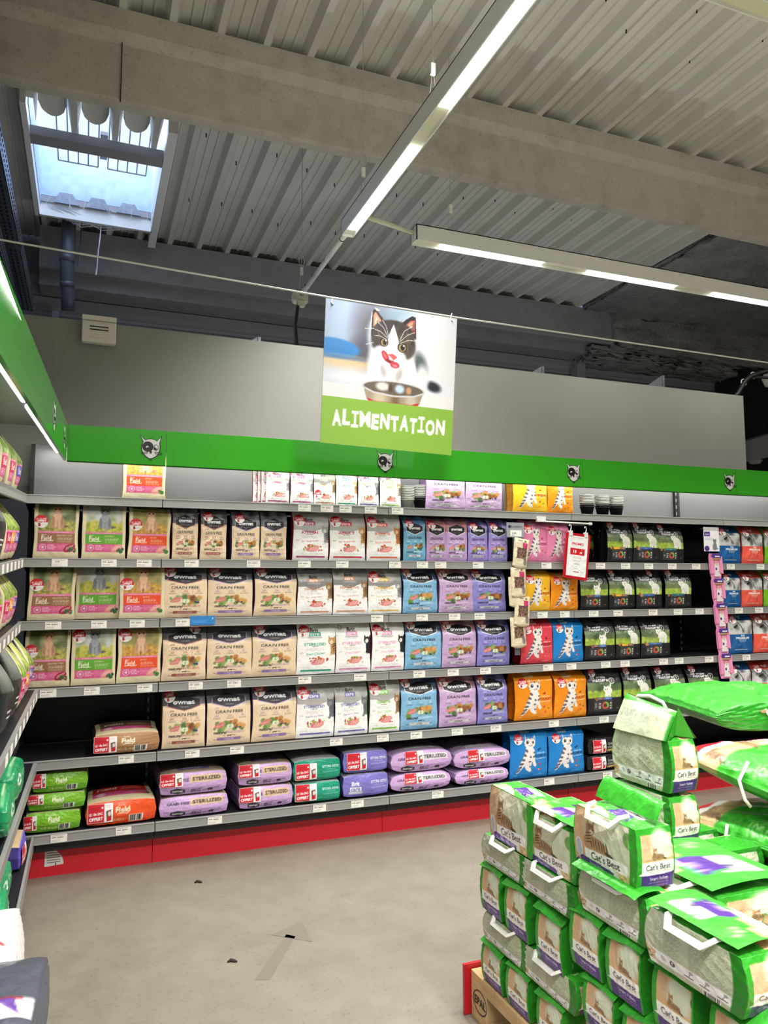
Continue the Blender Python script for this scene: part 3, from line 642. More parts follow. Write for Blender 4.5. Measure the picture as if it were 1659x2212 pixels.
def art_kitten():
    a = Art(250, 256, (226, 228, 234), .985, 51)
    # blurred room
    a.ell(.15, .80, .34, .34, (150, 164, 190), 0, 1, .5); a.ell(.13, .76, .14, .36, (170, 190, 220), 0, .9, .5); a.ell(.35, .80, .14, .26, (104, 104, 116), 0, 1, .5); a.ell(.30, .66, .10, .10, (84, 84, 96), 0, 1, .5)
    a.ell(.58, .95, .16, .07, (120, 150, 170), 0, .8, .6); a.ell(.84, .74, .26, .30, (232, 232, 236), 0, 1, .4); a.rect(.0, .30, 1, .42, (238, 232, 230), .7)
    a.ell(.08, .665, .18, .065, (46, 130, 200), -.05, 1, .12); a.rect(0, .61, .21, .67, (40, 124, 196), .9); a.ell(.16, .565, .24, .045, (224, 196, 150), 0, .9, .5); a.ell(.10, .60, .2, .012, (30, 90, 160), 0, .6, .6)
    a.ell(.24, .47, .30, .06, (240, 236, 236), 0, .8, .6); a.ell(.83, .475, .06, .035, (34, 40, 50), -.25, 1, .35); a.ell(.72, .62, .05, .09, (70, 84, 84), .3, .9, .4)
    a.ell(.74, .52, .05, .10, (240, 238, 240), 0, .9, .3)
    # body
    wh = (244, 242, 246)
    a.ell(.50, .60, .175, .21, wh, 0, 1, .12); a.ell(.40, .53, .075, .13, wh, 0, 1, .12); a.ell(.62, .53, .075, .13, wh, 0, 1, .12); a.ell(.345, .78, .03, .10, (214, 226, 240), 0, .8, .5)
    a.ell(.44, .545, .02, .045, (170, 160, 160), .3, .8, .5); a.ell(.56, .53, .025, .05, (176, 166, 164), -.3, .8, .5); a.ell(.50, .56, .05, .04, (224, 216, 214), 0, .7, .7)
    # head
    dk, br = (54, 48, 48), (40, 34, 34)
    a.poly([(.338, .955), (.325, .81), (.36, .985), (.40, .97)], (226, 234, 244)); a.poly([(.338, .78), (.342, .955), (.358, .978), (.385, .955), (.47, .865)], br)
    a.poly([(.352, .80), (.352, .935), (.366, .955), (.43, .875), (.41, .82)], (226, 140, 112)); a.poly([(.36, .85), (.37, .93), (.41, .87)], (246, 206, 184)); a.poly([(.352, .80), (.37, .85), (.40, .81)], (190, 60, 50))
    a.poly([(.54, .875), (.60, .935), (.645, .965), (.672, .958), (.682, .80)], br); a.poly([(.58, .88), (.635, .93), (.665, .935), (.668, .83)], (186, 100, 86)); a.poly([(.60, .89), (.65, .925), (.655, .86)], (222, 156, 130)); a.poly([(.62, .84), (.668, .87), (.668, .82)], (150, 44, 44))
    a.ell(.505, .80, .165, .115, dk, 0, 1, .05); a.ell(.425, .755, .085, .09, (66, 58, 54), 0, 1, .12); a.ell(.605, .745, .075, .10, (82, 72, 62), 0, 1, .12)
    a.blobs(.37, .72, .65, .90, 70, .028, [(36, 32, 32), (92, 80, 70), (60, 52, 50), (110, 96, 84)], .8, .5, .35)
    a.poly([(.505, .885), (.475, .81), (.46, .75), (.43, .70), (.40, .66), (.42, .61), (.50, .585), (.57, .60), (.60, .65), (.565, .70), (.545, .78)], wh); a.ell(.42, .665, .065, .055, wh, 0, 1, .2); a.ell(.55, .645, .06, .055, wh, 0, 1, .2)
    for x, y, r in ((.438, .748, .033), (.575, .727, .036)):
        a.ell(x, y, r, r*.95, (20, 16, 16), .1); a.ell(x+.002, y-.001, r*.76, r*.74, (196, 168, 116)); a.ell(x+.003, y-.001, r*.68, r*.66, (150, 124, 80)); a.ell(x+.005, y, r*.42, r*.58, (10, 9, 9)); a.ell(x+.013, y+.014, r*.17, r*.17, (252, 252, 252))
    a.poly([(.47, .665), (.505, .675), (.543, .655), (.515, .628)], (216, 92, 92)); a.line([(.513, .63), (.513, .612), (.545, .595)], .006, (140, 60, 64)); a.ell(.452, .650, .022, .044, (206, 40, 58), .55); a.ell(.448, .655, .008, .026, (232, 110, 120), .55); a.ell(.497, .612, .05, .013, (140, 26, 40), -.3); a.ell(.525, .596, .036, .023, (206, 58, 74), -.1); a.ell(.527, .590, .02, .010, (236, 130, 138), -.1)
    for p in ([(.47, .79), (.45, .86), (.42, .905)], [(.465, .785), (.43, .85), (.385, .885)], [(.46, .78), (.41, .82), (.365, .83)], [(.455, .77), (.40, .79), (.365, .785)], [(.555, .775), (.59, .85), (.65, .89)], [(.555, .765), (.61, .82), (.67, .85)], [(.56, .755), (.62, .785), (.68, .79)], [(.36, .835), (.29, .825)], [(.36, .735), (.30, .715)]):
        a.line(p, .0032, (248, 248, 248))
    # bowl
    a.ell(.525, .425, .24, .055, (196, 196, 200)); a.ell(.525, .427, .225, .045, (104, 92, 80)); a.ell(.44, .435, .05, .03, (224, 220, 214), 0, 1, .3); a.ell(.57, .43, .035, .03, (196, 216, 236), 0, 1, .3); a.ell(.64, .425, .02, .025, (206, 150, 110), 0, 1, .3); a.ell(.50, .43, .015, .03, (80, 60, 50), 0, 1, .3)
    a.poly([(.30, .41), (.325, .33), (.36, .318), (.69, .318), (.725, .33), (.75, .41), (.68, .385), (.525, .372), (.37, .385)], (166, 148, 124)); a.clip(.30, .318, .75, .39, lambda: (a.ell(.42, .35, .05, .05, (214, 198, 170), 0, .8, .5), a.ell(.66, .35, .04, .06, (206, 196, 178), 0, .8, .5), a.ell(.54, .35, .03, .05, (110, 88, 60), 0, .8, .5)))
    a.line([(.30, .415), (.37, .388), (.525, .374), (.68, .388), (.75, .415)], .012, (206, 206, 206)); a.poly([(.33, .345), (.34, .318), (.38, .300), (.67, .300), (.71, .318), (.72, .345), (.66, .326), (.38, .326)], (206, 26, 44))
    # green band
    a.rect(0, 0, 1, .325, (140, 184, 62)); xx = .075
    for k, (ch, wd) in enumerate(zip('ALIMENTATION', (.078, .066, .062, .092, .066, .082, .072, .078, .066, .062, .084, .082))):
        yy = .19+(.006 if k % 2 else -.005)
        if ch == 'I': a.rect(xx+wd*.36, yy-.056, xx+wd*.64, yy+.056, (240, 244, 240)); a.rect(xx+.006, yy+.036, xx+wd-.006, yy+.058, (240, 244, 240)); a.rect(xx+.002, yy-.058, xx+wd-.008, yy-.036, (240, 244, 240))
        else: a.text(ch, xx+wd/2, yy, .118, (240, 244, 240), bold=.035 if ch == 'M' else .055, rot=(.04 if k % 3 == 0 else -.03), width=wd*.92)
        xx += wd-.002
    a.a *= .90
    return a.out()
def art_tag(kind):
    a = Art(30, 17, (236, 233, 224), 1.9, 60+kind)
    a.lines(.08, .9, .86, 1, .1, .06, (120, 118, 112)); t = ('27,99', '26,99 €', '33,99 €', '24,99')[kind]
    a.rect(.08, .60, .34, .68, (60, 58, 56), .8) if kind else None
    a.text(t, .58 if kind in (1, 2) else .35, .62, .2, (40, 38, 38), bold=.02, wmax=.5); a.lines(.08, .6, .32, 2, .14, .05, (150, 148, 142)); return a.out()
def art_treat():
    a = Art(40, 64, (206, 192, 160), .62, 71); a.rect(.07, .03, .93, .97, (216, 204, 174)); a.rect(.22, .9, .5, .925, (70, 60, 50)); a.ell(.7, .90, .07, .04, (110, 96, 80))
    a.rect(.52, .66, .84, .84, (176, 30, 84)); a.lines(.56, .8, .80, 3, .05, .015, (236, 170, 196)); a.rect(.2, .28, .82, .66, (96, 70, 60)); a.blobs(.2, .28, .82, .66, 60, .035, [(124, 90, 78), (76, 54, 48), (150, 116, 100)], .3, .9, 1.4)
    a.ell(.8, .18, .12, .12, (130, 124, 118)); a.ell(.74, .30, .10, .06, (110, 104, 100)); return a.out()
def art_snack():
    a = Art(30, 52, (236, 226, 226), .5, 72); a.rect(0, .8, 1, 1, (232, 160, 176)); a.blobs(.1, .72, .9, .92, 12, .03, [(206, 110, 90), (230, 140, 110)], .2, 1., 1.5); cat_sit(a, .45, .40, .40, (236, 232, 226), (150, 130, 120), stripes=False); a.ell(.28, .46, .15, .08, (70, 40, 120)); a.ell(.7, .3, .12, .03, (130, 100, 96), .5); a.rect(.86, .2, 1, .6, (96, 60, 140)); return a.out()
def art_strip_head():
    a = Art(44, 52, (238, 236, 240), .85, 73); a.rect(0, .84, 1, 1, (190, 190, 192)); a.rect(.04, .62, .42, .8, (74, 44, 130)); a.text('SNACK', .24, .7, .07, (240, 236, 250), bold=.03, wmax=.3); a.lines(.08, .6, .54, 2, .06, .02, (90, 120, 180)); cat_sit(a, .70, .08, .46, (130, 130, 138), (100, 100, 108), stripes=False); a.ell(.2, .12, .15, .11, (74, 44, 130)); return a.out()
def art_promo_sheet():
    a = Art(64, 120, (240, 240, 240), .57, 74); a.lines(.25, .75, .955, 1, .03, .008, (120, 120, 120), 'c'); a.text('PROMO', .5, .80, .062, (200, 20, 40), bold=.03, width=.60)
    a.rect(.14, .53, .86, .69, RED); a.text('19', .38, .605, .088, (255, 250, 250), bold=.04); a.text(',99', .67, .585, .062, (255, 250, 250), bold=.03); a.text('€', .72, .66, .026, (255, 240, 240))
    for y, w in ((.48, .34), (.45, .56), (.385, .42), (.32, .22), (.30, .26), (.25, .08), (.19, .3)): a.lines(.5-w/2, .5+w/2, y, 1, .02, .009, (90, 90, 92), 'c')
    a.rect(.36, .10, .64, .12, (170, 20, 40), .8); a.lines(.7, .95, .14, 2, .015, .006, (150, 150, 150)); return a.out()
def art_flamingo():
    a = Art(48, 36, (150, 152, 158), 1.3, 75); a.ell(.18, .72, .08, .10, (40, 42, 50)); a.text('FLAMINGO', .56, .72, .13, (50, 52, 60), wmax=.62); a.rect(.22, .08, .84, .48, (240, 238, 232)); a.text('2,49', .42, .28, .16, (40, 40, 40)); a.lines(.28, .5, .13, 1, .1, .04, (80, 80, 80)); return a.out()
# ------------------------------------------------------------------ bag builders
def wrinkles(rng, n=7):
    w = [(rng.uniform(-1, 1), rng.uniform(-1, 1), rng.uniform(2, 9), rng.uniform(0, 6.28), rng.uniform(.4, 1)) for _ in range(n)]
    def f(u, v):
        r = 0
        for a, b, k, p, q in w: r = r+q*(1-np.abs(np.sin((a*u+b*v)*k+p))**.6)
        return r/n-.35
    return f
class Bag:
    """a standing bag: printed front, gusseted sides, flat sealed top.  Origin: middle of the bottom front edge."""
    def __init__(s, front, w, h, d, side, back, taper=.62, wr=.006, bulge=.012, top_w=1., seed=0, fmat='foil_print', shear=0., base_w=1., crop=1.):
        nv, nu, _ = front.shape; front = front[np.clip((np.arange(nv)/(nv-1)/crop*(nv-1)).round().astype(int), 0, nv-1)]; rng = np.random.default_rng(seed); ns, nb = 6, 8
        v = np.linspace(0, 1, nv)[:, None]; wf = wrinkles(rng); wg = wrinkles(rng, 4)
        tp = np.clip((v-taper)/(1-taper), 0, 1); dp = 1-(tp**1.35)*.965; dp = dp*(1-.12*np.exp(-v*14))
        aw = w/2*(base_w+(top_w-base_w)*v)*(1-.025*np.sin(PI*np.clip(v*1.1, 0, 1)))*(1+.012*np.sin(v*9+seed))
        u = np.linspace(-1, 1, nu)[None]
        D = d*dp; sh = shear*v*w
        bl = bulge*(1-u**2)**.7*np.sin(PI*np.clip(v*.9+.06, 0, 1))*(1-tp*.6)
        amp = wr*np.minimum(1, v*6+.15)
        P = np.stack([aw*u+sh+0*v, (d-D)*.5-bl+amp*wf(u, v*1.3)*(1+.8*tp), h*v+0*u+.004*np.sin(u*5+seed)*tp], -1)
        k = (np.arange(1, ns+1)/(ns+1))[None]; gus = .22*d*np.sin(PI*k)*(.35+.65*v)*(1-tp)
        yR = (d-D)*.5+D*k
        R = np.stack([aw-gus+sh+0*k, yR+amp*wg(k*2, v*2), h*v+0*k], -1)
        ub = np.linspace(1, -1, nb)[None]
        B = np.stack([aw*ub+sh, (d+D)*.5+0*ub, h*v+0*ub], -1)
        L = np.stack([-aw+gus[:, ::-1]+sh+0*k, ((d+D)*.5-D*k)+amp*wg(k*2+3, v*2), h*v+0*k], -1)
        V = np.concatenate([P, R, B, L], 1); m = V.shape[1]
        sd = lin(side).astype(np.float32)*np.ones((nv, ns, 3), np.float32); sd = sd*(1-.25*(np.sin(np.linspace(0, 40, nv))[:, None, None] > .93))
        Cc = np.concatenate([front, sd, lin(back).astype(np.float32)*np.ones((nv, nb, 3), np.float32), sd], 1)
        s.P, s.nu, s.nv = P, nu, nv
        cut = int(nv*.955)
        def ring(a, b, name):
            vv = V[a:b]; n = b-a; i = np.arange(n-1)[:, None]*m; j = np.arange(m)[None]
            q = np.stack([i+j, i+(j+1) % m, i+m+(j+1) % m, i+m+j], -1).reshape(-1, 4)
            ex = []
            if a == 0: ex.append(list(range(m))[::-1])
            if b == nv: ex.append([(n-1)*m+t for t in range(m)])
            return npmesh(name, vv, q, Cc[a:b].reshape(-1, 3), fmat, extra=ex)
        s.body = ring(0, cut+1, 'bag_body'); s.seal = ring(cut, nv, 'top_seal')
        s.w, s.h, s.d = w, h, d; s.stk = {}
    def at(s, u, v):
        x = np.clip(u, 0, 1)*(s.nu-1); y = np.clip(v, 0, 1)*(s.nv-1); i = np.minimum(x.astype(int), s.nu-2); j = np.minimum(y.astype(int), s.nv-2); a = (x-i)[..., None]; b = (y-j)[..., None]
        P = s.P; return P[j, i]*(1-a)*(1-b)+P[j, i+1]*a*(1-b)+P[j+1, i]*(1-a)*b+P[j+1, i+1]*a*b
    def sticker(s, cu, cv, r, art, rect=None):
        key = (cu, cv, r)
        if key in s.stk: return s.stk[key]
        n, m = art.shape[:2]; U, V = np.meshgrid(np.linspace(-1, 1, m), np.linspace(-1, 1, n))
        X, Y = (U*np.sqrt(1-V*V/2), V*np.sqrt(1-U*U/2)) if not rect else (U, V)
        rx, ry = (r, r) if not rect else rect
        uu, vv = cu+X*rx/s.w, cv+Y*ry/s.h
        Q = s.at(uu, vv); over = np.clip(np.maximum(-uu, uu-1), 0, 1)*s.w; Q[..., 0] += np.where(uu < .5, -1, 1)*over
        dz = np.gradient(Q[..., 1], axis=0)/np.maximum(np.gradient(Q[..., 2], axis=0), 1e-5); nrm = np.stack([0*dz, -np.ones_like(dz), dz], -1); nrm /= np.linalg.norm(nrm, axis=-1, keepdims=True)
        Q = Q+nrm*.0022
        # sample the artwork where the disc point lies
        ii = np.clip(((X+1)/2*(m-1)).round().astype(int), 0, m-1); jj = np.clip(((Y+1)/2*(n-1)).round().astype(int), 0, n-1)
        me = npmesh('promo_sticker', Q, grid_quads(n, m), art[jj, ii].reshape(-1, 3), 'flat_print')
        s.stk[key] = me; return me

def lattice_box(nx, ny, nz, fn, cols, name, fmat, parent=None):
    """closed box of nx*ny*nz points; fn maps cube coordinates (-1..1) to positions; cols: arrays for front(-y) back(+y) left(-x) right(+x) top bottom"""
    ids = {}; tot = nx*ny*nz; col = np.ones((tot, 3), np.float32)*.5; used = np.zeros(tot, bool); Q = []
    gid = lambda i, j, k: (k*ny+j)*nx+i
    def face(I, J, K, c, flip):
        g = gid(I, J, K); col[g.ravel()] = c.reshape(-1, 3); used[g.ravel()] = True
        q = np.stack([g[:-1, :-1], g[:-1, 1:], g[1:, 1:], g[1:, :-1]], -1).reshape(-1, 4); Q.append(q[:, ::-1] if flip else q)
    K, J = np.meshgrid(np.arange(nz), np.arange(ny), indexing='ij')
    face(np.zeros_like(J), J[:, ::-1], K, cols['left'], False); face(np.full_like(J, nx-1), J, K, cols['right'], False)
    J, I = np.meshgrid(np.arange(ny), np.arange(nx), indexing='ij')
    face(I, J, np.full_like(I, nz-1), cols['top'], False); face(I, J, np.zeros_like(I), cols['bottom'], True)
    K, I = np.meshgrid(np.arange(nz), np.arange(nx), indexing='ij')
    face(I[:, ::-1], np.full_like(I, ny-1), K, cols['back'], False); face(I, np.zeros_like(I), K, cols['front'], False)
    al = np.arange(tot); i = al % nx; j = al//nx % ny; k = al//(nx*ny)
    P = np.stack([i/(nx-1)*2-1, j/(ny-1)*2-1, k/(nz-1)*2-1], -1)
    new = np.cumsum(used)-1
    return npmesh(name, fn(P)[used], new[np.concatenate(Q)], col[used], fmat)

def pillow(w, L, t, seed=0, edge=.35, wr=.006, endp=.5):
    """a bag lying on its back: origin bottom middle of its front end, length to +y"""
    rng = np.random.default_rng(seed); wf = wrinkles(rng); wg = wrinkles(rng, 5)
    def fn(P):
        x, y, z = P.T; ax = np.abs(x)
        far = np.clip(y, 0, 1)
        th = (1-edge*ax**5)*(1-.8*far**4)*(1-.10*np.clip(-y, 0, 1)**8)
        dome = .12*(1-x**2)*(1-y**2)
        Z = t*.5*(1+z*th)+t*dome*np.clip(z, 0, 1)
        X = w/2*x*(1-.05*np.abs(z)*(1-.0*y)+.03*np.sin(y*2+seed))+.0*y
        Y = L*.5*(y+1)-.014*(1-z**2)*np.clip(-y, 0, 1)**6*(1-x**2)
        n = wr*wf(x*1.2+z*.4, y*1.4+z*.3); Z = Z+n*np.clip(z+.3, 0, 1); Y = Y+wr*.8*wg(x*2, z*2)*np.clip(-y, 0, 1)**8
        return np.stack([X, Y, np.maximum(Z, 0)], -1)
    return fn
def lying_bag(end, top, side, w, L, t, seed, fmat='foil_print', edge=.3):
    c = dict(front=end, top=top, left=flat(LY, LZ, side), right=flat(LY, LZ, side), bottom=flat(LX, LY, side), back=flat(LX, LZ, side))
    return lattice_box(LX, LY, LZ, pillow(w, L, t, seed, edge), c, 'bag_body', fmat)
def front_label(w, t, art, x0, x1, z0, z1, y=-.0165, name='promo_sticker', dip=0.0):
    n, m = art.shape[:2]; X, Z = np.meshgrid(np.linspace(x0, x1, m)*w/2, np.linspace(z0, z1, n)*t)
    u = X/(w/2); zz = Z/t*2-1
    Y = y+.013*(1-(1-zz**2)*(1-u**2))-.004
    return npmesh(name, np.stack([X, Y, Z], -1), grid_quads(n, m), art.reshape(-1, 3), 'flat_print')
# ------------------------------------------------------------------ the hall
XL, XR, YB, YF, ZC = -1.16, 13.0, 4.12, -11.0, 4.83
def plane(name, pts, m, th=None):
    b = MB().use(m); b.add(pts, [(0, 1, 2, 3)]); return struct(b.build(name))
struct(MB().use('floor_concrete').box(XL-.3, XR, YF, YB+.2, -.1, 0).build('floor'))
struct(MB().use('wall_white').box(XL-.2, XL, YF, YB+.2, 0, ZC+.3).build('wall_left'))
struct(MB().use('shop_wall').box(XR, XR+.2, YF, YB+.2, 0, ZC+.3).build('wall_right'))
struct(MB().use('shop_wall').box(XL-.2, XR+.2, YF-.2, YF, 0, ZC+.3).build('wall_front'))
b = MB().use('cladding').box(XL-.2, XR, YB+.03, YB+.2, 0, ZC+.3)
for z in np.arange(2.6, 4.5, .2):                       # horizontal ribs of the cladding
    b.add([(XL, YB+.03, z), (XR, YB+.03, z), (XR, YB, z+.02), (XL, YB, z+.02), (XR, YB, z+.09), (XL, YB, z+.09), (XR, YB+.03, z+.12), (XL, YB+.03, z+.12)], [(0, 1, 2, 3), (3, 2, 4, 5), (5, 4, 6, 7)])
    b.box(XL, XR, YB+.02, YB+.031, z+.15, z+.156)
struct(b.build('wall_back'))
# trapezoidal roof deck, ribs along y; a hole for the skylight
def deck(name, x0, x1, y0, y1, m='deck_steel'):
    b = MB().use(m); p = .29; prof = []
    x = x0-((x0-.036) % p)-p
    while x < x1+p:
        prof += [(x-.022, 0), (x+.022, 0), (x+.05, .075), (x+.105, .080), (x+.112, .068), (x+.125, .068), (x+.132, .080), (x+.172, .080), (x+.179, .068), (x+.192, .068), (x+.199, .080), (x+.240, .075)]; x += p
    prof = [(q, z) for q, z in prof if x0 <= q <= x1]
    n = len(prof); vs = [(q, y0, ZC+z) for q, z in prof]+[(q, y1, ZC+z) for q, z in prof]
    b.add(vs, [(i, i+1, n+i+1, n+i) for i in range(n-1)]); b.box(x0, x1, y0, y1, ZC+.10, ZC+.14)
    return struct(b.build(name))
SX0, SX1, SY0, SY1 = -.86, .12, 1.95, 3.22
deck('ceiling', XL, XR, YF, .60)
deck('ceiling_far_left', XL, SX0, .60, YB)
deck('ceiling_far_right', SX1, 5.35, .60, YB)
deck('ceiling_before_skylight', SX0, SX1, .60, SY0-.36)
deck('ceiling_behind_skylight', SX0, SX1, SY1, YB)
# screws in the deck
rng = random.Random(5)
b = MB().use('black')
for i in range(-2, 22):
    for y in (-.5, -1.3, -2.1, 1.2, 1.9, 2.9):
        if SX0 < .036+.29*i+.15 < SX1 and y > .6: continue
        if .036+.29*i+.15 > 5.3 and y > .6: continue
        x = .036+.29*i+.085; y2 = y+rng.uniform(-.2, .2); b.tube([(x, y2, ZC+.078), (x, y2, ZC+.045)], .005, 5)
sc_ = b.build('deck_screws'); sc_['kind'] = 'structure'
# sprayed ceiling and beam of the neighbouring bay
def rough(name, x0, x1, y0, y1, z0, z1, amp, seed):
    r = np.random.default_rng(seed); n = 26
    def fn(P):
        v = np.stack([x0+(P[:, 0]+1)/2*(x1-x0), y0+(P[:, 1]+1)/2*(y1-y0), z0+(P[:, 2]+1)/2*(z1-z0)], -1); return v+r.normal(0, amp, v.shape)
    nx, ny, nz = 60, 24, 18; f = lambda a, c: np.ones((c, a, 3), np.float32)*.3
    me = lattice_box(nx, ny, nz, fn, dict(front=f(nx, nz), back=f(nx, nz), left=f(ny, nz), right=f(ny, nz), top=f(nx, ny), bottom=f(nx, ny)), name, 'sprayed_mineral')
    return struct(link(name, me))
rough('ceiling_sprayed', 5.36, XR, .66, 3.7, ZC-.02, ZC+.14, .012, 1)
rough('beam_sprayed', 5.78, XR, 3.60, 4.0, 4.36, ZC+.08, .012, 2)
rough('beam_ledge_sprayed', 5.48, XR, 3.7, 4.1, 4.22, 4.38, .012, 3)
# front concrete girder (flange, haunch, web) and the back beam
def girder(name, m, prof, x0, x1):
    b = MB().use(m); n = len(prof); b.add([(x0, y, z) for y, z in prof]+[(x1, y, z) for y, z in prof], [tuple(range(n))[::-1], tuple(range(n, 2*n))]+[(i, (i+1) % n, n+(i+1) % n, n+i) for i in range(n)])
    return struct(b.build(name, fix=True))
girder('beam_front', 'beam_concrete', [(.47, ZC), (.47, 4.69), (.485, 4.665), (.515, 4.63), (.52, 4.29), (.535, 4.27), (.60, 4.27), (.61, 4.29), (.61, 4.63), (.66, 4.69), (.66, ZC)], XL, XR)
b = MB().use('black_soft').box(-.255, -.250, .505, .53, 4.275, 4.65); struct(b.build('beam_joint'))
girder('beam_back', 'back_beam_concrete', [(3.65, ZC), (3.65, 4.43), (3.665, 4.415), (3.98, 4.415), (3.98, ZC)], -.87, 5.80)
girder('beam_back_ledge', 'back_beam_concrete', [(3.8, 4.43), (3.8, 4.30), (4.12, 4.30), (4.12, 4.43)], -.87, 5.50)
struct(MB().use('cladding').box(5.47, 5.60, 3.98, 4.12, 2.6, 4.32).build('column_back'))
struct(MB().use('black_soft').box(7.9, 8.6, 3.6, 4.1, 0, 4.3).build('column_right'))
# skylight
w = empty('window_skylight'); struct(w)
b = MB().use('lamp_white')
b.box(SX0-.03, SX0+.01, SY0-.45, SY1+.03, ZC-.10, ZC+.5); b.box(SX1-.01, SX1+.06, SY0-.45, SY1+.35, ZC-.10, ZC+.5)
b.box(SX0, SX1, SY1-.01, SY1+.02, ZC-.10, ZC+.03)
struct(b.build('window_frame', w))
b = MB().use('cladding').box(SX0-.04, SX1+.02, SY0-.05, SY0+.09, ZC-.09, ZC-.02); struct(b.build('window_crossbar', w))
# the cut deck: rounded tongues between ribs that run on to the crossbar
b = MB().use('deck_steel')
for i in range(4):
    xr = -.834+.29*i; 
    if i: b.box(xr-.022, xr+.022, SY0-.37, SY0, ZC-.002, ZC+.002)
    x0, x1 = max(xr+.05, SX0), min(xr+.24, SX1); n = 11; vs = []
    for j in range(6):
        for k in range(n):
            t = k/(n-1); L = .06+.17*math.sin(PI*t)**.5; vs.append((x0+(x1-x0)*t, SY0-.37+L*j/5, ZC+.078-.05*(j/5)**2))
    if x1-x0 > .08: b.add(vs, grid_quads(6, n).tolist())
    for s_, xa, xb in ((1, xr+.022, xr+.05), (-1, xr-.022, xr-.05)):
        b.add([(xa, SY0-.37, ZC), (xb, SY0-.37, ZC+.075), (xb, SY0-.29, ZC+.075), (xa, SY0-.05, ZC)], [(0, 1, 2, 3)])
struct(b.build('window_deck_tongue', w, smooth=False))
b = MB().use('cladding')                                # safety grille
for i in range(10): b.tube([(-.70+i*.082, SY0-.1, ZC+.42), (-.70+i*.082, SY1-.28, ZC+.30)], .006, 6)
for x0, x1 in ((-.70, -.37), (-.29, .04)): b.tube([(x0, SY1-.28, ZC+.30), (x1, SY1-.28, ZC+.30)], .008, 6)
b.tube([(-.5, SY1-.6, ZC+.36), (-.12, SY1-.6, ZC+.36)], .004, 6); b.box(-.36, -.30, SY1-.75, SY1-.35, ZC+.34, ZC+.37)
struct(b.build('window_grille', w))
b = MB().use('skylight_glass'); b.box(SX0, SX1, SY1-.03, SY1-.0, ZC+.08, ZC+.52); b.box(SX0-.02, SX0+.015, SY0-.3, SY1, ZC+.0, ZC+.52); struct(b.build('window_upstand', w))
b = MB().use('galvanised')                               # broken corrugated edge at the back of the opening
for i in range(3):
    x0 = -.74+i*.27; b.prism([(x0, 0), (x0+.05, .10), (x0+.16, .10), (x0+.22, 0)], lambda u, v, d: (u, SY1-.035-d, ZC+.02+v), .012)
struct(b.build('window_corrugation', w, fix=True))
b = MB().use('cladding').box(-.87, .12, SY1-.028, SY1-.02, ZC+.02, ZC+.14); struct(b.build('window_shadow_gap', w))
# cobwebs
def curve_tube(name, pts, r, m, n=6, parent=None): return MB().use(m).tube(pts, r, n).build(name, parent, smooth=True)
b = MB().use('cobweb')
r_ = random.Random(3)
b.tube([(-.33, SY1+.03, ZC-.10), (-.335, SY1+.03, ZC-.22), (-.35, SY1+.03, ZC-.40), (-.352, SY1+.03, ZC-.50), (-.36, SY1+.03, ZC-.58)], [.004, .006, .005, .005, .008], 6)
for i in range(7): b.tube([(-.8+i*.02, SY1-.03, ZC-.0), (-.62+i*.06, SY1+.02, ZC-.11-.02*(i % 3)), (-.45+i*.07, SY1+.02, ZC-.10)], .002, 4)
for i in range(8): x = -.82+.9*r_.random(); b.tube([(x, SY1-.05, ZC-.02), (x+.08*r_.uniform(-1, 1), SY1-.05, ZC+.08)], .0018, 4)
tag(b.build('cobweb'), 'dusty cobweb strands hanging from the skylight frame', 'cobweb', kind='stuff')
# drain pipe
b = MB().use('pipe_grey'); pts = [(-.61, 3.42, 4.92), (-.612, 3.42, 4.52), (-.618, 3.42, 4.40), (-.615, 3.46, 4.30), (-.60, 3.52, 4.10), (-.595, 3.56, 3.98)]
b.tube(pts, .062, 20); b.tube([(-.613, 3.42, 4.47), (-.618, 3.42, 4.40)], .068, 20); b.tube([(-.612, 3.48, 4.24), (-.608, 3.495, 4.19)], .067, 20)
tag(b.build('drain_pipe', smooth=True), 'dark grey drain pipe with elbow under the skylight', 'pipe')
b = MB().use('galvanised').tube([(-.50, 3.45, 4.86), (-.505, 3.45, 4.52), (-.52, 3.45, 4.40)], .007, 6)
tag(b.build('chain'), 'thin metal chain hanging beside the drain pipe', 'chain')
# cable trays along the left wall
def tray(name, x, y0, y1, z, w_, h, label):
    e = empty(name, (x, 0, z)); b = MB().use('galvanised'); b.box(-w_, 0, y0, y1, 0, .004); b.box(-w_, -w_+.004, y0, y1, 0, h); b.box(-.004, 0, y0, y1, 0, h); b.box(-.012, .002, y0, y1, h-.004, h); b.build('tray_channel', e)
    b = MB().use('black')
    y = y0+.03
    while y < y1-.03:
        for k in (.3, .7): b.box(.0005, .0025, y, y+.022, h*k-.006, h*k+.006)
        for k in (.25, .5, .75): b.box(-w_*k-.006, -w_*k+.006, y, y+.03, -.0025, -.0005)
        y += .06
    b.build('slot_perforation', e)['kind'] = 'stuff'
    for yy in (y0+(y1-y0)*.35, y0+(y1-y0)*.7): MB().use('galvanised').box(-w_-.01, .02, yy, yy+.04, -.03, -.003).build('bracket', e)
    return tag(e, label, 'cable tray')
tray('cable_tray', -.90, -1.6, 3.55, 3.93, .14, .15, 'perforated galvanised cable tray close to the skylight')
tray('cable_tray', -.97, -1.6, 3.75, 3.66, .12, .15, 'lower perforated cable tray against the left wall')
b = MB().use('galvanised'); b.box(-.75, -.69, 3.95, 4.08, 3.3, 4.1)
for z in (3.7, 3.85, 4.0): b.box(-.77, -.67, 3.93, 4.0, z, z+.02)
tag(b.build('rail_bracket'), 'short galvanised channel bracket below the tray end', 'bracket')
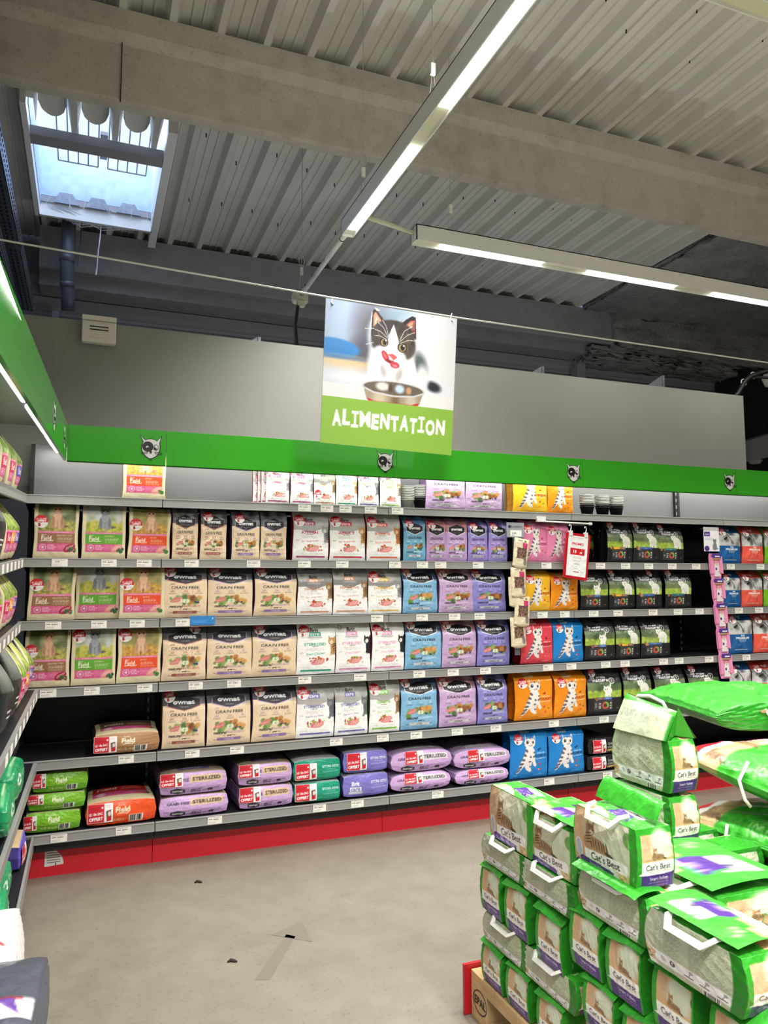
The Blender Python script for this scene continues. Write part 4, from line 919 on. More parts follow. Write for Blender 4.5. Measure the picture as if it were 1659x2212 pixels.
# black floor specks, a worn arrow
for (x, y, l) in ((.181, -1.063, 'curled black scrap lying nearest on the bare floor'), (.165, -.25, 'small black scrap on the floor near the red plinth')):
    b = MB().use('leaf_dark').tube([(x, y, .003), (x+.012, y+.006, .006), (x+.026, y-.004, .004), (x+.034, y-.010, .003)], [.003, .006, .006, .002], 6); tag(b.build('floor_scrap', smooth=True), l, 'scrap')
b = MB().use('floor_mark').add([(.25, -1.22, .0008), (.30, -1.24, .0008), (.47, -.95, .0008), (.44, -.92, .0008), (.38, -.90, .0008), (.53, -.83, .0008), (.52, -1.02, .0008)], [(0, 1, 2, 3), (4, 6, 5)])
struct(b.build('floor_arrow'))
# white board above the shelves
bd = tag(MB().use('board').box(-1.0, 4.56, .52, .54, 1.9, 2.905).build('partition_board'), 'long off-white board standing above the green headers', 'board')
def angle(x, y, z, s, label):
    b = MB().use('galvanised'); b.prism([(0, 0), (s, 0), (s, s*.62)], lambda u, v, d: (x+u, y+d, z+v), .004); b.box(x+s-.004, x+s+.02, y, y+.05, z, z+s*.62); return tag(b.build('angle_bracket', fix=True), label, 'bracket', 'brackets behind the board')
angle(.53, .56, 2.90, .07, 'grey angle bracket behind the board, left of the hanging sign'); angle(2.56, .56, 2.895, .12, 'grey angle bracket behind the board, right of the hanging sign'); angle(3.58, .56, 2.885, .2, 'wide grey angle bracket behind the right end of the board')
e = empty('junction_box', (-.33, .515, 2.85)); 
MB().use('cream_plastic').box(-.092, .092, -.045, 0, -.078, .078).build('box_body', e, bevel=.006)
b = MB().use('cream_plastic').box(-.092, .092, -.050, -.044, .048, .078); b.box(-.05, .05, -.048, -.0445, -.05, -.035); b.build('cover_lid', e, bevel=.002)
b = MB().use('black'); b.box(-.05, .05, -.0485, -.0445, .012, .017); b.box(-.05, .05, -.0485, -.0445, -.006, -.001); b.box(-.09, .09, -.0505, -.0495, .046, .048); b.build('vent_slot', e)
tag(e, 'cream plastic vent box mounted at the left top of the board', 'box')
# ------------------------------------------------------------------ line lights, wires, hanging sign
def fixture(label, x0, x1, y0, y1, z, lenses, along, end=None):
    e = empty('line_light', ((x0+x1)/2, (y0+y1)/2, z)); cx, cy = e.location.x, e.location.y
    b = MB().use('lamp_white'); X0, X1, Y0, Y1 = x0-cx, x1-cx, y0-cy, y1-cy; t = .006; h = .10
    b.box(X0, X1, Y0, Y1, h-t, h); 
    b.box(X0, X0+t, Y0, Y1, 0, h); b.box(X1-t, X1, Y0, Y1, 0, h); b.box(X0, X1, Y0, Y0+t, 0, h); b.box(X0, X1, Y1-t, Y1, 0, h)
    b.build('housing', e)
    b = MB().use('lamp_cream').box(X0+t, X1-t, Y0+t, Y1-t, .014, .02); b.build('diffuser_cover', e)
    for a, c in lenses:
        b = MB().use('led')
        if along == 'y': b.box(X0+.012, X1-.012, a-cy, c-cy, .004, .0138)
        else: b.box(a-cx, c-cx, Y0+.012, Y1-.012, .004, .0138)
        b.build('led_lens', e)
    return tag(e, label, 'light', 'white LED line lights')
fixture('white LED line light running towards the camera over the aisle', 1.026, 1.105, -6.2, .19, 3.51, [(-.82, .10), (-2.4, -1.16), (-4.1, -2.7), (-6.0, -4.4)], 'y')
fixture('white LED line light parallel to the shelves, beyond the hanging rod', 1.464, 6.2, .045, .135, 3.50, [(1.655, 2.39), (2.77, 3.50), (3.87, 4.65), (5.1, 5.85)], 'x')
fixture('white LED line light cut by the top right corner', 1.55, 6.4, -2.16, -2.08, 3.50, [(2.1, 3.7), (4.3, 5.9)], 'x')
fixture('white LED line light behind the camera', -1.0, 7.4, -4.34, -4.26, 3.50, [(-.9, .7), (2.1, 4.3), (5.1, 7.3)], 'x')
for x in (1.2, 4.2):
    e = empty('back_fill_lamp', (x, 2.1, 2.40)); MB().use('lamp_white').box(-1.2, 1.2, -.04, .04, 0, .045).build('housing', e); MB().use('wire').box(-.02, .02, -.015, .015, -2.4, 0).build('post', e); MB().use('black_soft').box(-.2, .2, -.15, .15, -2.4, -2.38).build('foot', e); tag(e, 'added upward fill lamp on a post behind the board, %s' % ('left' if x < 2 else 'right'), 'lamp', 'added fill lamps behind the board')  # unseen bodies for the added fill lamps
e = empty('light_rod', (1.05, .19, 3.52)); b = MB().use('lamp_white').tube([(0, 0, 0), (0, 1.03, -.01)], .017, 12); b.build('rod', e, smooth=True)
b = MB().use('cable_black')
for y in (.05, .38, .66, .86): b.tube([(0, y, -.001), (0, y+.008, -.001)], .0185, 12)
b.build('cable_tie', e); tag(e, 'white tube running from the light end to its feed box', 'rod')
e = empty('feed_box', (1.05, 1.24, 3.50)); b = MB().use('lamp_cream'); b.lathe([(.001, -.035), (.055, -.035), (.062, -.02), (.062, .02), (.055, .035), (.001, .035)], (0, 0, 0), 20); b.build('round_body', e, smooth=True)
MB().use('lamp_cream').box(-.03, .03, -.05, .0, -.075, -.03).build('cable_gland', e, bevel=.006); tag(e, 'cream round feed box at the end of the light tube', 'box')
tag(MB().use('lamp_cream').tube([(1.105, .0, 3.56), (1.464, .09, 3.56)], .014, 10).build('link_tube', smooth=True), 'short cream tube joining the two line lights', 'tube')
def wire(label, x, y, z0, z1, loop=True):
    e = empty('suspension_wire', (x, y, z0)); b = MB().use('wire'); zc = z0+.16
    b.tube([(0, 0, .16), (0, 0, z1-z0)], .0022, 5); b.tube([(-.02, 0, 0), (-.004, 0, .14)], .0018, 5); b.tube([(.02, 0, 0), (.004, 0, .14)], .0018, 5); b.build('cable', e)
    MB().use('white_plastic').box(-.012, .012, -.008, .008, .13, .19).build('gripper', e, bevel=.004)
    if loop:
        b = MB().use('wire').tube([(.02*math.cos(t), 0, .235+.04*math.sin(t)) for t in np.linspace(0, 2*PI, 14)], .003, 5); b.build('cable_loop', e)
    return tag(e, label, 'wire', 'thin steel suspension wires')
wire('steel wire holding the feed box end of the light tube', 1.05, 1.2, 3.53, 4.83)
wire('steel wire with loop holding the near end of the aisle light', 1.065, -.1, 3.61, 4.83)
wire('steel wire holding the left end of the far line light', 1.72, .09, 3.60, 4.83, False)
wire('steel wire holding the aisle light above the lens', 1.065, -1.05, 3.61, 4.83, False)
tag(MB().use('cable_black').tube([(1.04, 1.24, 3.46), (1.02, 1.2, 3.40), (.985, 1.12, 3.25), (.965, 1.0, 3.05), (.965, .8, 2.86)], [.016, .014, .013, .014, .013], 8).build('power_cable', smooth=True), 'black cable hanging from the feed box down behind the board', 'cable')
e = empty('power_cable', (4.51, .58, 2.89)); b = MB().use('cable_black'); b.tube([(0, 0, 0), (.06, 0, .05), (.14, 0, .16), (.20, 0, .205), (.32, 0, .25), (.5, 0, .30), (.75, 0, .33)], .02, 8); b.tube([(.20, 0, .2), (.4, 0, .215), (.75, 0, .21)], .012, 8); b.build('cable', e, smooth=True)
b = MB().use('white_plastic')
for p in ((.13, .15), (.24, .22)): b.tube([(p[0]+.028*math.cos(t), .002, p[1]+.028*math.sin(t)) for t in np.linspace(0, 2*PI, 12)], .004, 5)
b.build('cable_tie', e); tag(e, 'thick black cable bundle tied at the right board end', 'cable')
# flood light at the right edge
e = empty('flood_light', (7.43, 3.0, 3.0)); b = MB().use('cladding'); b.prism([(-.12, -.10), (-.09, .17), (.4, .32), (.6, .05)], lambda u, v, d: (u, d, v), .3); b.build('housing', e, fix=True); MB().use('shop_wall').lathe([(.001, -.12), (.06, -.11), (.09, -.07)], (.06, .1, 0), 12).build('lens', e); tag(e, 'grey flood light housing beside the right board end', 'light')
tag(MB().use('cream_plastic').lathe([(.001, -.10), (.07, -.08), (.10, 0), (.07, .08), (.001, .10)], (6.58, 2.0, 3.62), 16).build('wall_speaker', smooth=True), 'round cream dome near the black cable at the right edge', 'dome')
# cable with the hanging sign
tag(MB().use('white_plastic').tube([(XL+.01, -.38, 2.952), (.752, -.4, 2.878), (1.506, -.4, 2.863), (3.8, -.4, 2.848), (6.5, -.4, 2.84)], .0045, 6).build('hanging_cable'), 'taut white steel cable carrying the kitten sign', 'cable')
KIT = art_kitten()
e = empty('hanging_sign', (.752, -.4, 2.870))
def sgn(u, v, d): return (-.027*(1-v)+(.7535-.0175*(1-v))*u, d, (-.756-.023*u)*(1-v)-.015*u*v)
n, m = KIT.shape[:2]; U, V = np.meshgrid(np.linspace(0, 1, m), np.linspace(0, 1, n)); P = np.stack(sgn(U, V, -.0026+0*U), -1)
link('printed_face', npmesh('printed_face', P, grid_quads(n, m), KIT.reshape(-1, 3), 'flat_print', smooth=False), e)
b = MB().use('white_plastic').prism([(0, 0), (1, 0), (1, 1), (0, 1)], lambda u, v, d: sgn(u, v, -.002+d), .004); b.build('sign_panel', e, fix=True)
for x in (.035, .72):
    b = MB().use('white_plastic').tube([(x+.004, 0, .012), (x-.002, 0, -.002), (x-.006, -.004, -.02), (x, -.006, -.03)], .003, 6); b.build('ring_hook', e)
    MB().use('black').lathe([(.0001, 0), (.005, 0)], (x, -.0035, -.032), 8).build('eyelet', e)
tag(e, 'hanging sign reading ALIMENTATION with a kitten licking over its bowl', 'sign')
# ------------------------------------------------------------------ wall shelving
RZ = [1.839, 1.530, 1.2275, .9062, .5672, .2276]; RAILH = .043; DEPTH = .48
BX = [(-.655, 0), (0, 1.25), (1.25, 2.5), (2.5, 3.75), (3.75, 5.0)]
BL = ['corner bay of the wall shelving, holding the field bags', 'second wall shelving bay, holding tan and white bags', 'third wall shelving bay, holding blue and lilac bags', 'fourth wall shelving bay, holding black bags', 'right-hand wall shelving bay at the photo edge, holding blue and coral bags']
def bay(x0, x1, label, i):
    e = empty('shelving_bay', ((x0+x1)/2, 0, 0)); w = (x1-x0)/2; g = .002
    b = MB().use('shelf_black'); b.box(-w+g, w-g, DEPTH, DEPTH+.02, .1, RZ[0]-.03)
    for z in np.arange(.35, 1.7, .31): b.box(-w+.03, w-.03, DEPTH-.002, DEPTH, z, z+.004)
    b.build('back_panel', e)
    MB().use('panel_grey').box(-w+g, w-g, .44, .455, RZ[0]+.002, 2.16).build('light_back_panel', e)
    for s_ in (-1, 1):
        b = MB().use('black_soft'); x = s_*(w-.012); b.box(x-.01, x+.01, DEPTH-.06, DEPTH-.003, 0, 2.16)
        b.build('upright', e)
    b = MB().use('cladding')
    for k in range(36): b.box(w-.018, w-.008, DEPTH-.063, DEPTH-.06, .3+k*.05, .325+k*.05)
    b.build('slot_strip', e)
    for k, z in enumerate(RZ):
        d0 = .0 if k < 5 else .0
        b = MB().use('shelf_black'); b.box(-w+g, w-g, .004, DEPTH-.064, z-.026, z); 
        if k == 5: b.box(-w+g, w-g, .03, DEPTH, z-.09, z-.03)
        o = b.build('shelf', e)
        r = MB().use('rail_grey'); r.box(-w+g, w-g, -.012, .003, z-RAILH, z+.0015); r.box(-w+g, w-g, -.0145, -.012, z-RAILH, z-RAILH+.005); r.box(-w+g, w-g, -.0145, -.012, z-.004, z+.0015); r.build('price_rail', o, bevel=.0012)
        if k < 5:
            for s_ in (-1, 1):
                MB().use('shelf_black').prism([(.02, z-.03), (DEPTH-.06, z-.03), (DEPTH-.06, z-.075)], lambda u, v, d: (s_*(w-.010)+d, u, v), .003).build('shelf_bracket', o, fix=True)
    MB().use('red_plinth').box(-w+.0015, w-.0015, .10, .115, 0, RZ[5]-.05).build('plinth_panel', e)
    b = MB().use('black').box(w-.02, w+.0, .05, .10, RZ[5]-.085, RZ[5]-.05); b.build('foot_clip', e)
    return tag(e, label, 'shelving', 'wall shelving bays')
for i, (x0, x1) in enumerate(BX): bay(x0, x1, BL[i], i)
# green headers with the cat emblem
OUT = [(250, 295), (490, 490), (600, 440), (720, 428), (840, 452), (940, 520), (1165, 265), (1090, 620), (1108, 800), (1085, 960), (1020, 1130), (900, 1240), (770, 1315), (640, 1318), (500, 1230), (390, 1110), (330, 990), (312, 830), (345, 650), (378, 575)]
INN = [(290, 355), (478, 525), (600, 475), (720, 462), (840, 485), (945, 550), (1115, 355), (1045, 625), (1065, 800), (1045, 945), (985, 1105), (880, 1205), (760, 1275), (650, 1280), (525, 1195), (425, 1085), (362, 970), (345, 830), (385, 655), (415, 590)]
def el(cx, cy, rx, ry, n=22, a0=0, a1=2*PI): return [(cx+rx*math.cos(a0+(a1-a0)*k/n), cy+ry*math.sin(a0+(a1-a0)*k/n)) for k in range(n)]
def emblem(fn, name='cat_emblem', parent=None):
    b = MB()
    def P(pts, m, lv): b.use(m).prism([((x-705)/1659, (810-y)/1659) for x, y in pts], lambda u, v, d: fn(u*S_, v*S_, .0006*lv+d), .0006)
    S_ = .195
    P(OUT, 'logo_black', 0); P(INN, 'logo_white', 1); P(el(585, 790, 225, 222), 'logo_black', 2); P(el(920, 812, 102, 128), 'logo_black', 2); P(el(925, 800, 72, 92), 'logo_white', 3); P(el(875, 865, 62, 52), 'logo_black', 4)
    P([(500, 800), (570, 745), (635, 805), (590, 818), (560, 822), (520, 858)], 'logo_white', 3); P([(665, 960), (745, 950), (752, 1060), (705, 1085), (665, 1060)], 'logo_black', 3)
    for q in ([(300, 1060), (590, 1010), (590, 1030), (300, 1078)], [(330, 1110), (590, 1058), (590, 1078), (335, 1125)], [(850, 1000), (1080, 1005), (1185, 1062), (1175, 1082), (1070, 1030), (850, 1022)], [(880, 1058), (1010, 1075), (1165, 1112), (1155, 1135), (1005, 1098), (880, 1080)], [(650, 1335), (770, 1335), (770, 1372), (650, 1372)]): P(q, 'logo_black', 3)
    return b.build(name, parent, fix=True)
HY, HB, HT = -.14, 1.992, 2.1705
HX = [(-.459, 0), (0, 1.25), (1.25, 2.5), (2.5, 3.75), (3.75, 5.0)]
EMB = [-.075, 1.18, 2.43, 3.69, None]
HL = ['green header panel with cat emblem at the left corner', 'long green header panel left of and behind the hanging sign', 'green header panel right of the hanging sign', 'bright green header panel with the cat emblem at its right end', 'green header panel cut by the right photo edge']
for (x0, x1), ex, lb in zip(HX, EMB, HL):
    e = empty('header_panel', ((x0+x1)/2, HY, HB)); w = (x1-x0)/2
    b = MB().use('green_gloss'); b.box(-w+.0012, w-.0012, 0, .012, 0, HT-HB); b.box(-w+.0012, w-.0012, 0, .03, 0, .004); b.build('front_sheet', e, bevel=.001)
    MB().use('panel_grey').box(-w+.002, w-.002, .0125, .65, HT-HB-.012, HT-HB-.004).build('top_sheet', e)
    if ex is not None: emblem(lambda u, v, d, ex=ex: (ex-(x0+x1)/2+u, -.0005-d, .091+v), parent=e)
    tag(e, lb, 'header panel', 'green header panels')
# ------------------------------------------------------------------ unit along the left wall (its rails rise gently towards the corner)
DV = Vector((.029, 1, .057))
def LP(c, t, dx=0., dz=0.): p = Vector(c)-DV*t; return (p.x+dx, p.y, p.z+dz)
LC = [(-.645, -.0, 1.84), (-.645, -.0, 1.53), (-.645, 0, 1.2275), (-.562, 0, .907), (-.556, 0, .567)]
def beam_box(b, c, t0, t1, x0, x1, z0, z1):
    vs = [LP(c, t, x, z) for t in (t0, t1) for x, z in ((x0, z0), (x1, z0), (x1, z1), (x0, z1))]
    return b.add(vs, [(0, 1, 2, 3), (7, 6, 5, 4), (0, 4, 5, 1), (1, 5, 6, 2), (2, 6, 7, 3), (3, 7, 4, 0)])
T0, T1 = .004, 2.9
e = empty('shelving_bay', (0, 0, 0))
beam_box(MB().use('shelf_black'), (-.96, 0, 0), T0-.4, T1, -.02, 0, .25, 2.0).build('back_panel', e, fix=True)
for k, c in enumerate(LC):
    wd = -.96-c[0]
    o = beam_box(MB().use('shelf_black'), c, T0, T1, wd, -.004, -.026, -.001).build('shelf', e, fix=True)
    b = beam_box(MB().use('rail_grey'), c, T0, T1, -.004, .012, -RAILH, .001); b.build('price_rail', o, fix=True, bevel=.0012)
    if k in (1, 2, 3):
        for t in np.arange(.08, 1.2, .13): beam_box(MB().use('paper_white'), c, t, t+.06, .012, .0128, -.04, -.004).build('price_strip', o, fix=True)
o = MB().use('shelf_black').box(-.96, -.556, -2.9, -.03, .18, .222).build('shelf', e)
b = MB().use('rail_grey'); b.box(-.556, -.545, -2.9, -.02, .165, .2276)
b.build('price_rail', o, bevel=.0012)
b = MB().use('rail_grey')
for y in np.arange(-1.5, -.12, .09):
    for x in (-.66, -.70): b.box(x, x+.006, y, y+.05, .2222, .2232)
b.build('slot_strip', o)
MB().use('red_plinth').box(-.66, -.645, -2.9, -.02, 0, .17).build('plinth_panel', e)
tag(e, 'shelving unit along the left wall, cut by the photo edge', 'shelving', 'wall shelving bays')
e = empty('header_panel', (-.46, -.15, 1.992)); c0 = (0, 0, 0)
b = beam_box(MB().use('green_gloss'), c0, 0, 2.9, -.012, 0, 0, .178); b.build('front_sheet', e, fix=True)
b = beam_box(MB().use('panel_grey'), c0, 0, 2.9, -.5, -.02, .16, .17); b.build('top_sheet', e, fix=True)
b = beam_box(MB().use('galvanised'), c0, .02, 2.9, -.06, -.012, .05, .056); b.build('light_reflector', e, fix=True)
for t in (.1, .78, 1.5, 2.2):
    b = MB().use('led_tube').tube([LP(c0, t, -.035, .034), LP(c0, t+.6, -.035, .034)], .009, 10); b.build('light_tube', e)
for t in (.22, .83): emblem(lambda u, v, d, t=t: LP(c0, t-u, d, .09+v), parent=e)
tag(e, 'green header panel over the left wall shelving with a lit tube', 'header panel', 'green header panels')
# half-round notice sticker on the red plinth
b = MB().use('paper_white').prism([(x, z) for x, z in [(-.5, .045), (-.5, .125)]+[(-.49+.075*math.cos(t), .050+.078*math.sin(t)) for t in np.linspace(PI/2, 0, 12)]], lambda u, v, d: (u, .099+d, v), .0008)
b.use('logo_black')
for k in range(5): b.box(-.49, -.43, .0985, .0989, .062+k*.011, .0645+k*.011)
b.box(-.452, -.448, .0984, .0989, .046, .06)
tag(b.build('notice_sticker', fix=True), 'half-round white notice sticker on the red plinth', 'sticker')
# ------------------------------------------------------------------ bags on the wall shelves: shelf, kind, x, width, height, distance behind the rail
BAGS = [
    (0,'fO',-0.09,0.217,0.175,0.02), (0,'bKit',0.514,0.048,0.184,0.1), (0,'bKit',0.534,0.044,0.182,0.08), (0,'bKit',0.551,0.048,0.179,0.05), 
    (0,'bKit',0.61,0.135,0.174,0.02), (0,'bKit',0.748,0.132,0.181,0.02), (0,'bSen',0.88,0.128,0.183,0.02), (0,'bSteG',1.011,0.13,0.185,0.02), 
    (0,'bSteV',1.143,0.129,0.187,0.02), (0,'bSnr',1.28,0.135,0.189,0.02), (0,'oLil',1.636,0.264,0.192,0.02), (0,'oLil',1.892,0.259,0.194,0.02), 
    (0,'eDin',2.224,0.249,0.188,0.02), (0,'ePou',2.447,0.199,0.187,0.02), (1,'fB',-0.499,0.208,0.274,0.02), (1,'fG',-0.278,0.213,0.274,0.02), 
    (1,'fO',-0.06,0.211,0.265,0.02), (1,'sTr',0.121,0.135,0.275,0.02), (1,'sTr',0.266,0.14,0.271,0.02), (1,'sTp',0.439,0.155,0.264,0.02), 
    (1,'sTp',0.589,0.147,0.267,0.02), (1,'bKit',0.799,0.208,0.274,0.02), (1,'bAdu',1.017,0.218,0.275,0.02), (1,'bInd',1.236,0.21,0.276,0.02), 
    (1,'sBlu',1.43,0.144,0.263,0.02), (1,'sLil',1.572,0.134,0.258,0.02), (1,'sLil',1.702,0.146,0.261,0.02), (1,'sVio',1.849,0.138,0.258,0.02), 
    (1,'sVio',1.986,0.136,0.26,0.02), (1,'eCan',2.252,0.188,0.264,0.02), (1,'eCan',2.418,0.168,0.258,0.02), (1,'vB',2.902,0.151,0.276,0.25), 
    (1,'vC',2.897,0.116,0.27,0.16), (1,'vB',2.901,0.207,0.265,0.02), (1,'vC',3.116,0.218,0.271,0.02), (1,'vD',3.323,0.217,0.259,0.02), 
    (1,'hBlu',3.84,0.214,0.266,0.02), (1,'hCor',4.054,0.209,0.265,0.02), (1,'hGre',4.254,0.181,0.264,0.02), (2,'fB',-0.511,0.216,0.262,0.02), 
    (2,'fG',-0.3,0.217,0.284,0.06), (2,'fO',-0.086,0.225,0.264,0.02), (2,'oTr',0.127,0.231,0.265,0.02), (2,'oTp',0.361,0.243,0.262,0.02), 
    (2,'oTp',0.603,0.239,0.267,0.02), (2,'bSen',0.825,0.205,0.255,0.02), (2,'bSen',1.035,0.211,0.269,0.02), (2,'bHai',1.243,0.211,0.261,0.02), 
    (2,'oBlu',1.465,0.229,0.262,0.02), (2,'oLil',1.699,0.235,0.263,0.02), (2,'oVio',1.92,0.233,0.259,0.02), (2,'eDin',2.258,0.189,0.251,0.02), 
    (2,'ePou',2.459,0.213,0.236,0.02), (2,'vA',2.69,0.219,0.247,0.02), (2,'vB',2.907,0.214,0.253,0.02), (2,'vC',3.127,0.216,0.254,0.02), 
    (2,'vD',3.37,0.22,0.254,0.02), (2,'hBlu',3.843,0.164,0.25,0.02), (2,'hCor',4.028,0.206,0.25,0.02), (2,'hGre',4.23,0.184,0.257,0.02), 
    (3,'fB',-0.518,0.207,0.273,0.02), (3,'fG',-0.308,0.212,0.279,0.02), (3,'fO',-0.094,0.216,0.278,0.02), (3,'oTr',0.127,0.227,0.281,0.02), 
    (3,'oTp',0.362,0.241,0.279,0.02), (3,'oTp',0.599,0.248,0.282,0.02), (3,'bSteG',0.833,0.224,0.29,0.02), (3,'bSteP',1.051,0.208,0.289,0.02), 
    (3,'bSteP',1.259,0.205,0.285,0.02), (3,'oBlu',1.479,0.235,0.285,0.02), (3,'oLil',1.712,0.231,0.28,0.02), (3,'oVio',1.944,0.226,0.275,0.02), 
    (3,'ePoR',2.249,0.233,0.272,0.02), (3,'eSau',2.479,0.232,0.273,0.02), (3,'vA',2.719,0.234,0.257,0.02), (3,'vB',2.94,0.199,0.258,0.02), 
    (3,'vC',3.164,0.236,0.259,0.02), (3,'hBlu',3.901,0.228,0.285,0.02), (3,'hCor',4.146,0.244,0.28,0.02), (4,'oTr',0.134,0.22,0.288,0.02), 
    (4,'oTp',0.364,0.236,0.291,0.02), (4,'oTp',0.603,0.246,0.295,0.02), (4,'bSteV',0.83,0.218,0.296,0.02), (4,'bSteV',1.04,0.199,0.294,0.02), 
    (4,'bSnr',1.237,0.186,0.297,0.02), (4,'oBlu',1.452,0.235,0.296,0.02), (4,'oLil',1.701,0.253,0.289,0.02), (4,'oVio',1.934,0.207,0.287,0.02), 
    (4,'ePou',2.219,0.27,0.289,0.02), (4,'ePou',2.484,0.25,0.277,0.02), (4,'vA',2.747,0.263,0.281,0.02), (4,'vB',3.006,0.227,0.28,0.02), 
    (4,'vC',3.272,0.263,0.274,0.02), (4,'vD',3.563,0.274,0.267,0.02), (4,'hBlu',3.881,0.196,0.282,0.02), (4,'hCor',4.117,0.257,0.276,0.02), 
    (5,'eSau',2.173,0.265,0.299,0.02), (5,'eSau',2.446,0.268,0.284,0.02), 
]
TAGS = [(0, 0.752), (0, 0.881), (0, 0.99), (0, 1.141), (0, 1.305), (1, -0.477), (1, -0.251), (1, -0.083), (1, 0.151), (1, 0.474), (1, 0.753), (1, 0.971), (1, 1.288), (1, 1.46), (1, 1.577), (1, 1.825), (1, 2.303), (1, 2.708), (1, 2.905), (1, 3.092), (1, 3.286), (1, 3.491), (1, 3.797), (1, 4.07), (2, -0.496), (2, -0.289), (2, -0.109), (2, 0.113), (2, 1.178), (2, 1.455), (2, 1.664), (2, 1.831), (2, 2.267), (2, 2.428), (2, 2.645), (2, 2.834), (2, 3.114), (2, 3.321), (2, 3.504), (2, 3.852), (2, 4.037), (3, -0.507), (3, -0.312), (3, -0.065), (3, 0.184), (3, 0.38), (3, 0.76), (3, 1.077), (3, 1.435), (3, 1.651), (3, 1.864), (3, 2.299), (3, 2.468), (3, 2.726), (3, 2.876), (3, 3.185), (3, 3.314), (3, 3.571), (3, 3.901), (4, -0.144), (4, 0.174), (4, 0.4), (4, 0.939), (4, 1.211), (4, 1.414), (4, 1.673), (4, 1.928), (4, 2.33), (4, 2.701), (5, -0.437), (5, -0.147), (5, 0.293), (5, 0.846), (5, 1.061), (5, 1.545), (5, 2.288), (5, 2.715)]
TAN, DG = (238, 213, 180), (84, 86, 90)
BRICK, LIL, BLU, VIO = (160, 84, 76), (150, 120, 176), (134, 186, 222), (140, 136, 206)
GT, GW = (172, 140, 96), (108, 108, 112)
def A_field(k):
    return {'fB': lambda: art_field((150, 106, 72), (190, 146, 112), (120, 84, 62), BG_BROWN, 'DELICIOUS WILD', seed=1),
            'fG': lambda: art_field((94, 166, 44), (128, 132, 140), (96, 98, 106), BG_GREEN, 'STERILISED', seed=2),
            'fO': lambda: art_field((232, 76, 34), (206, 160, 128), (170, 120, 92), BG_ORNG, 'SENIOR', seed=3)}[k]()
CAT_T, CAT_K, CAT_B, CAT_G = ((196, 148, 92), (60, 42, 30), (236, 220, 196)), ((150, 150, 152), (50, 50, 54), (220, 220, 220)), ((40, 40, 44), (30, 30, 30), (240, 240, 240)), ((110, 112, 122), (80, 82, 90), (140, 142, 150))
CAT_S = ((150, 116, 84), (70, 54, 42), (206, 184, 156)); CAT_O = ((196, 120, 66), (150, 80, 40), (230, 200, 170))
MK, SB = 'LE 10e SAC OFFERT', None
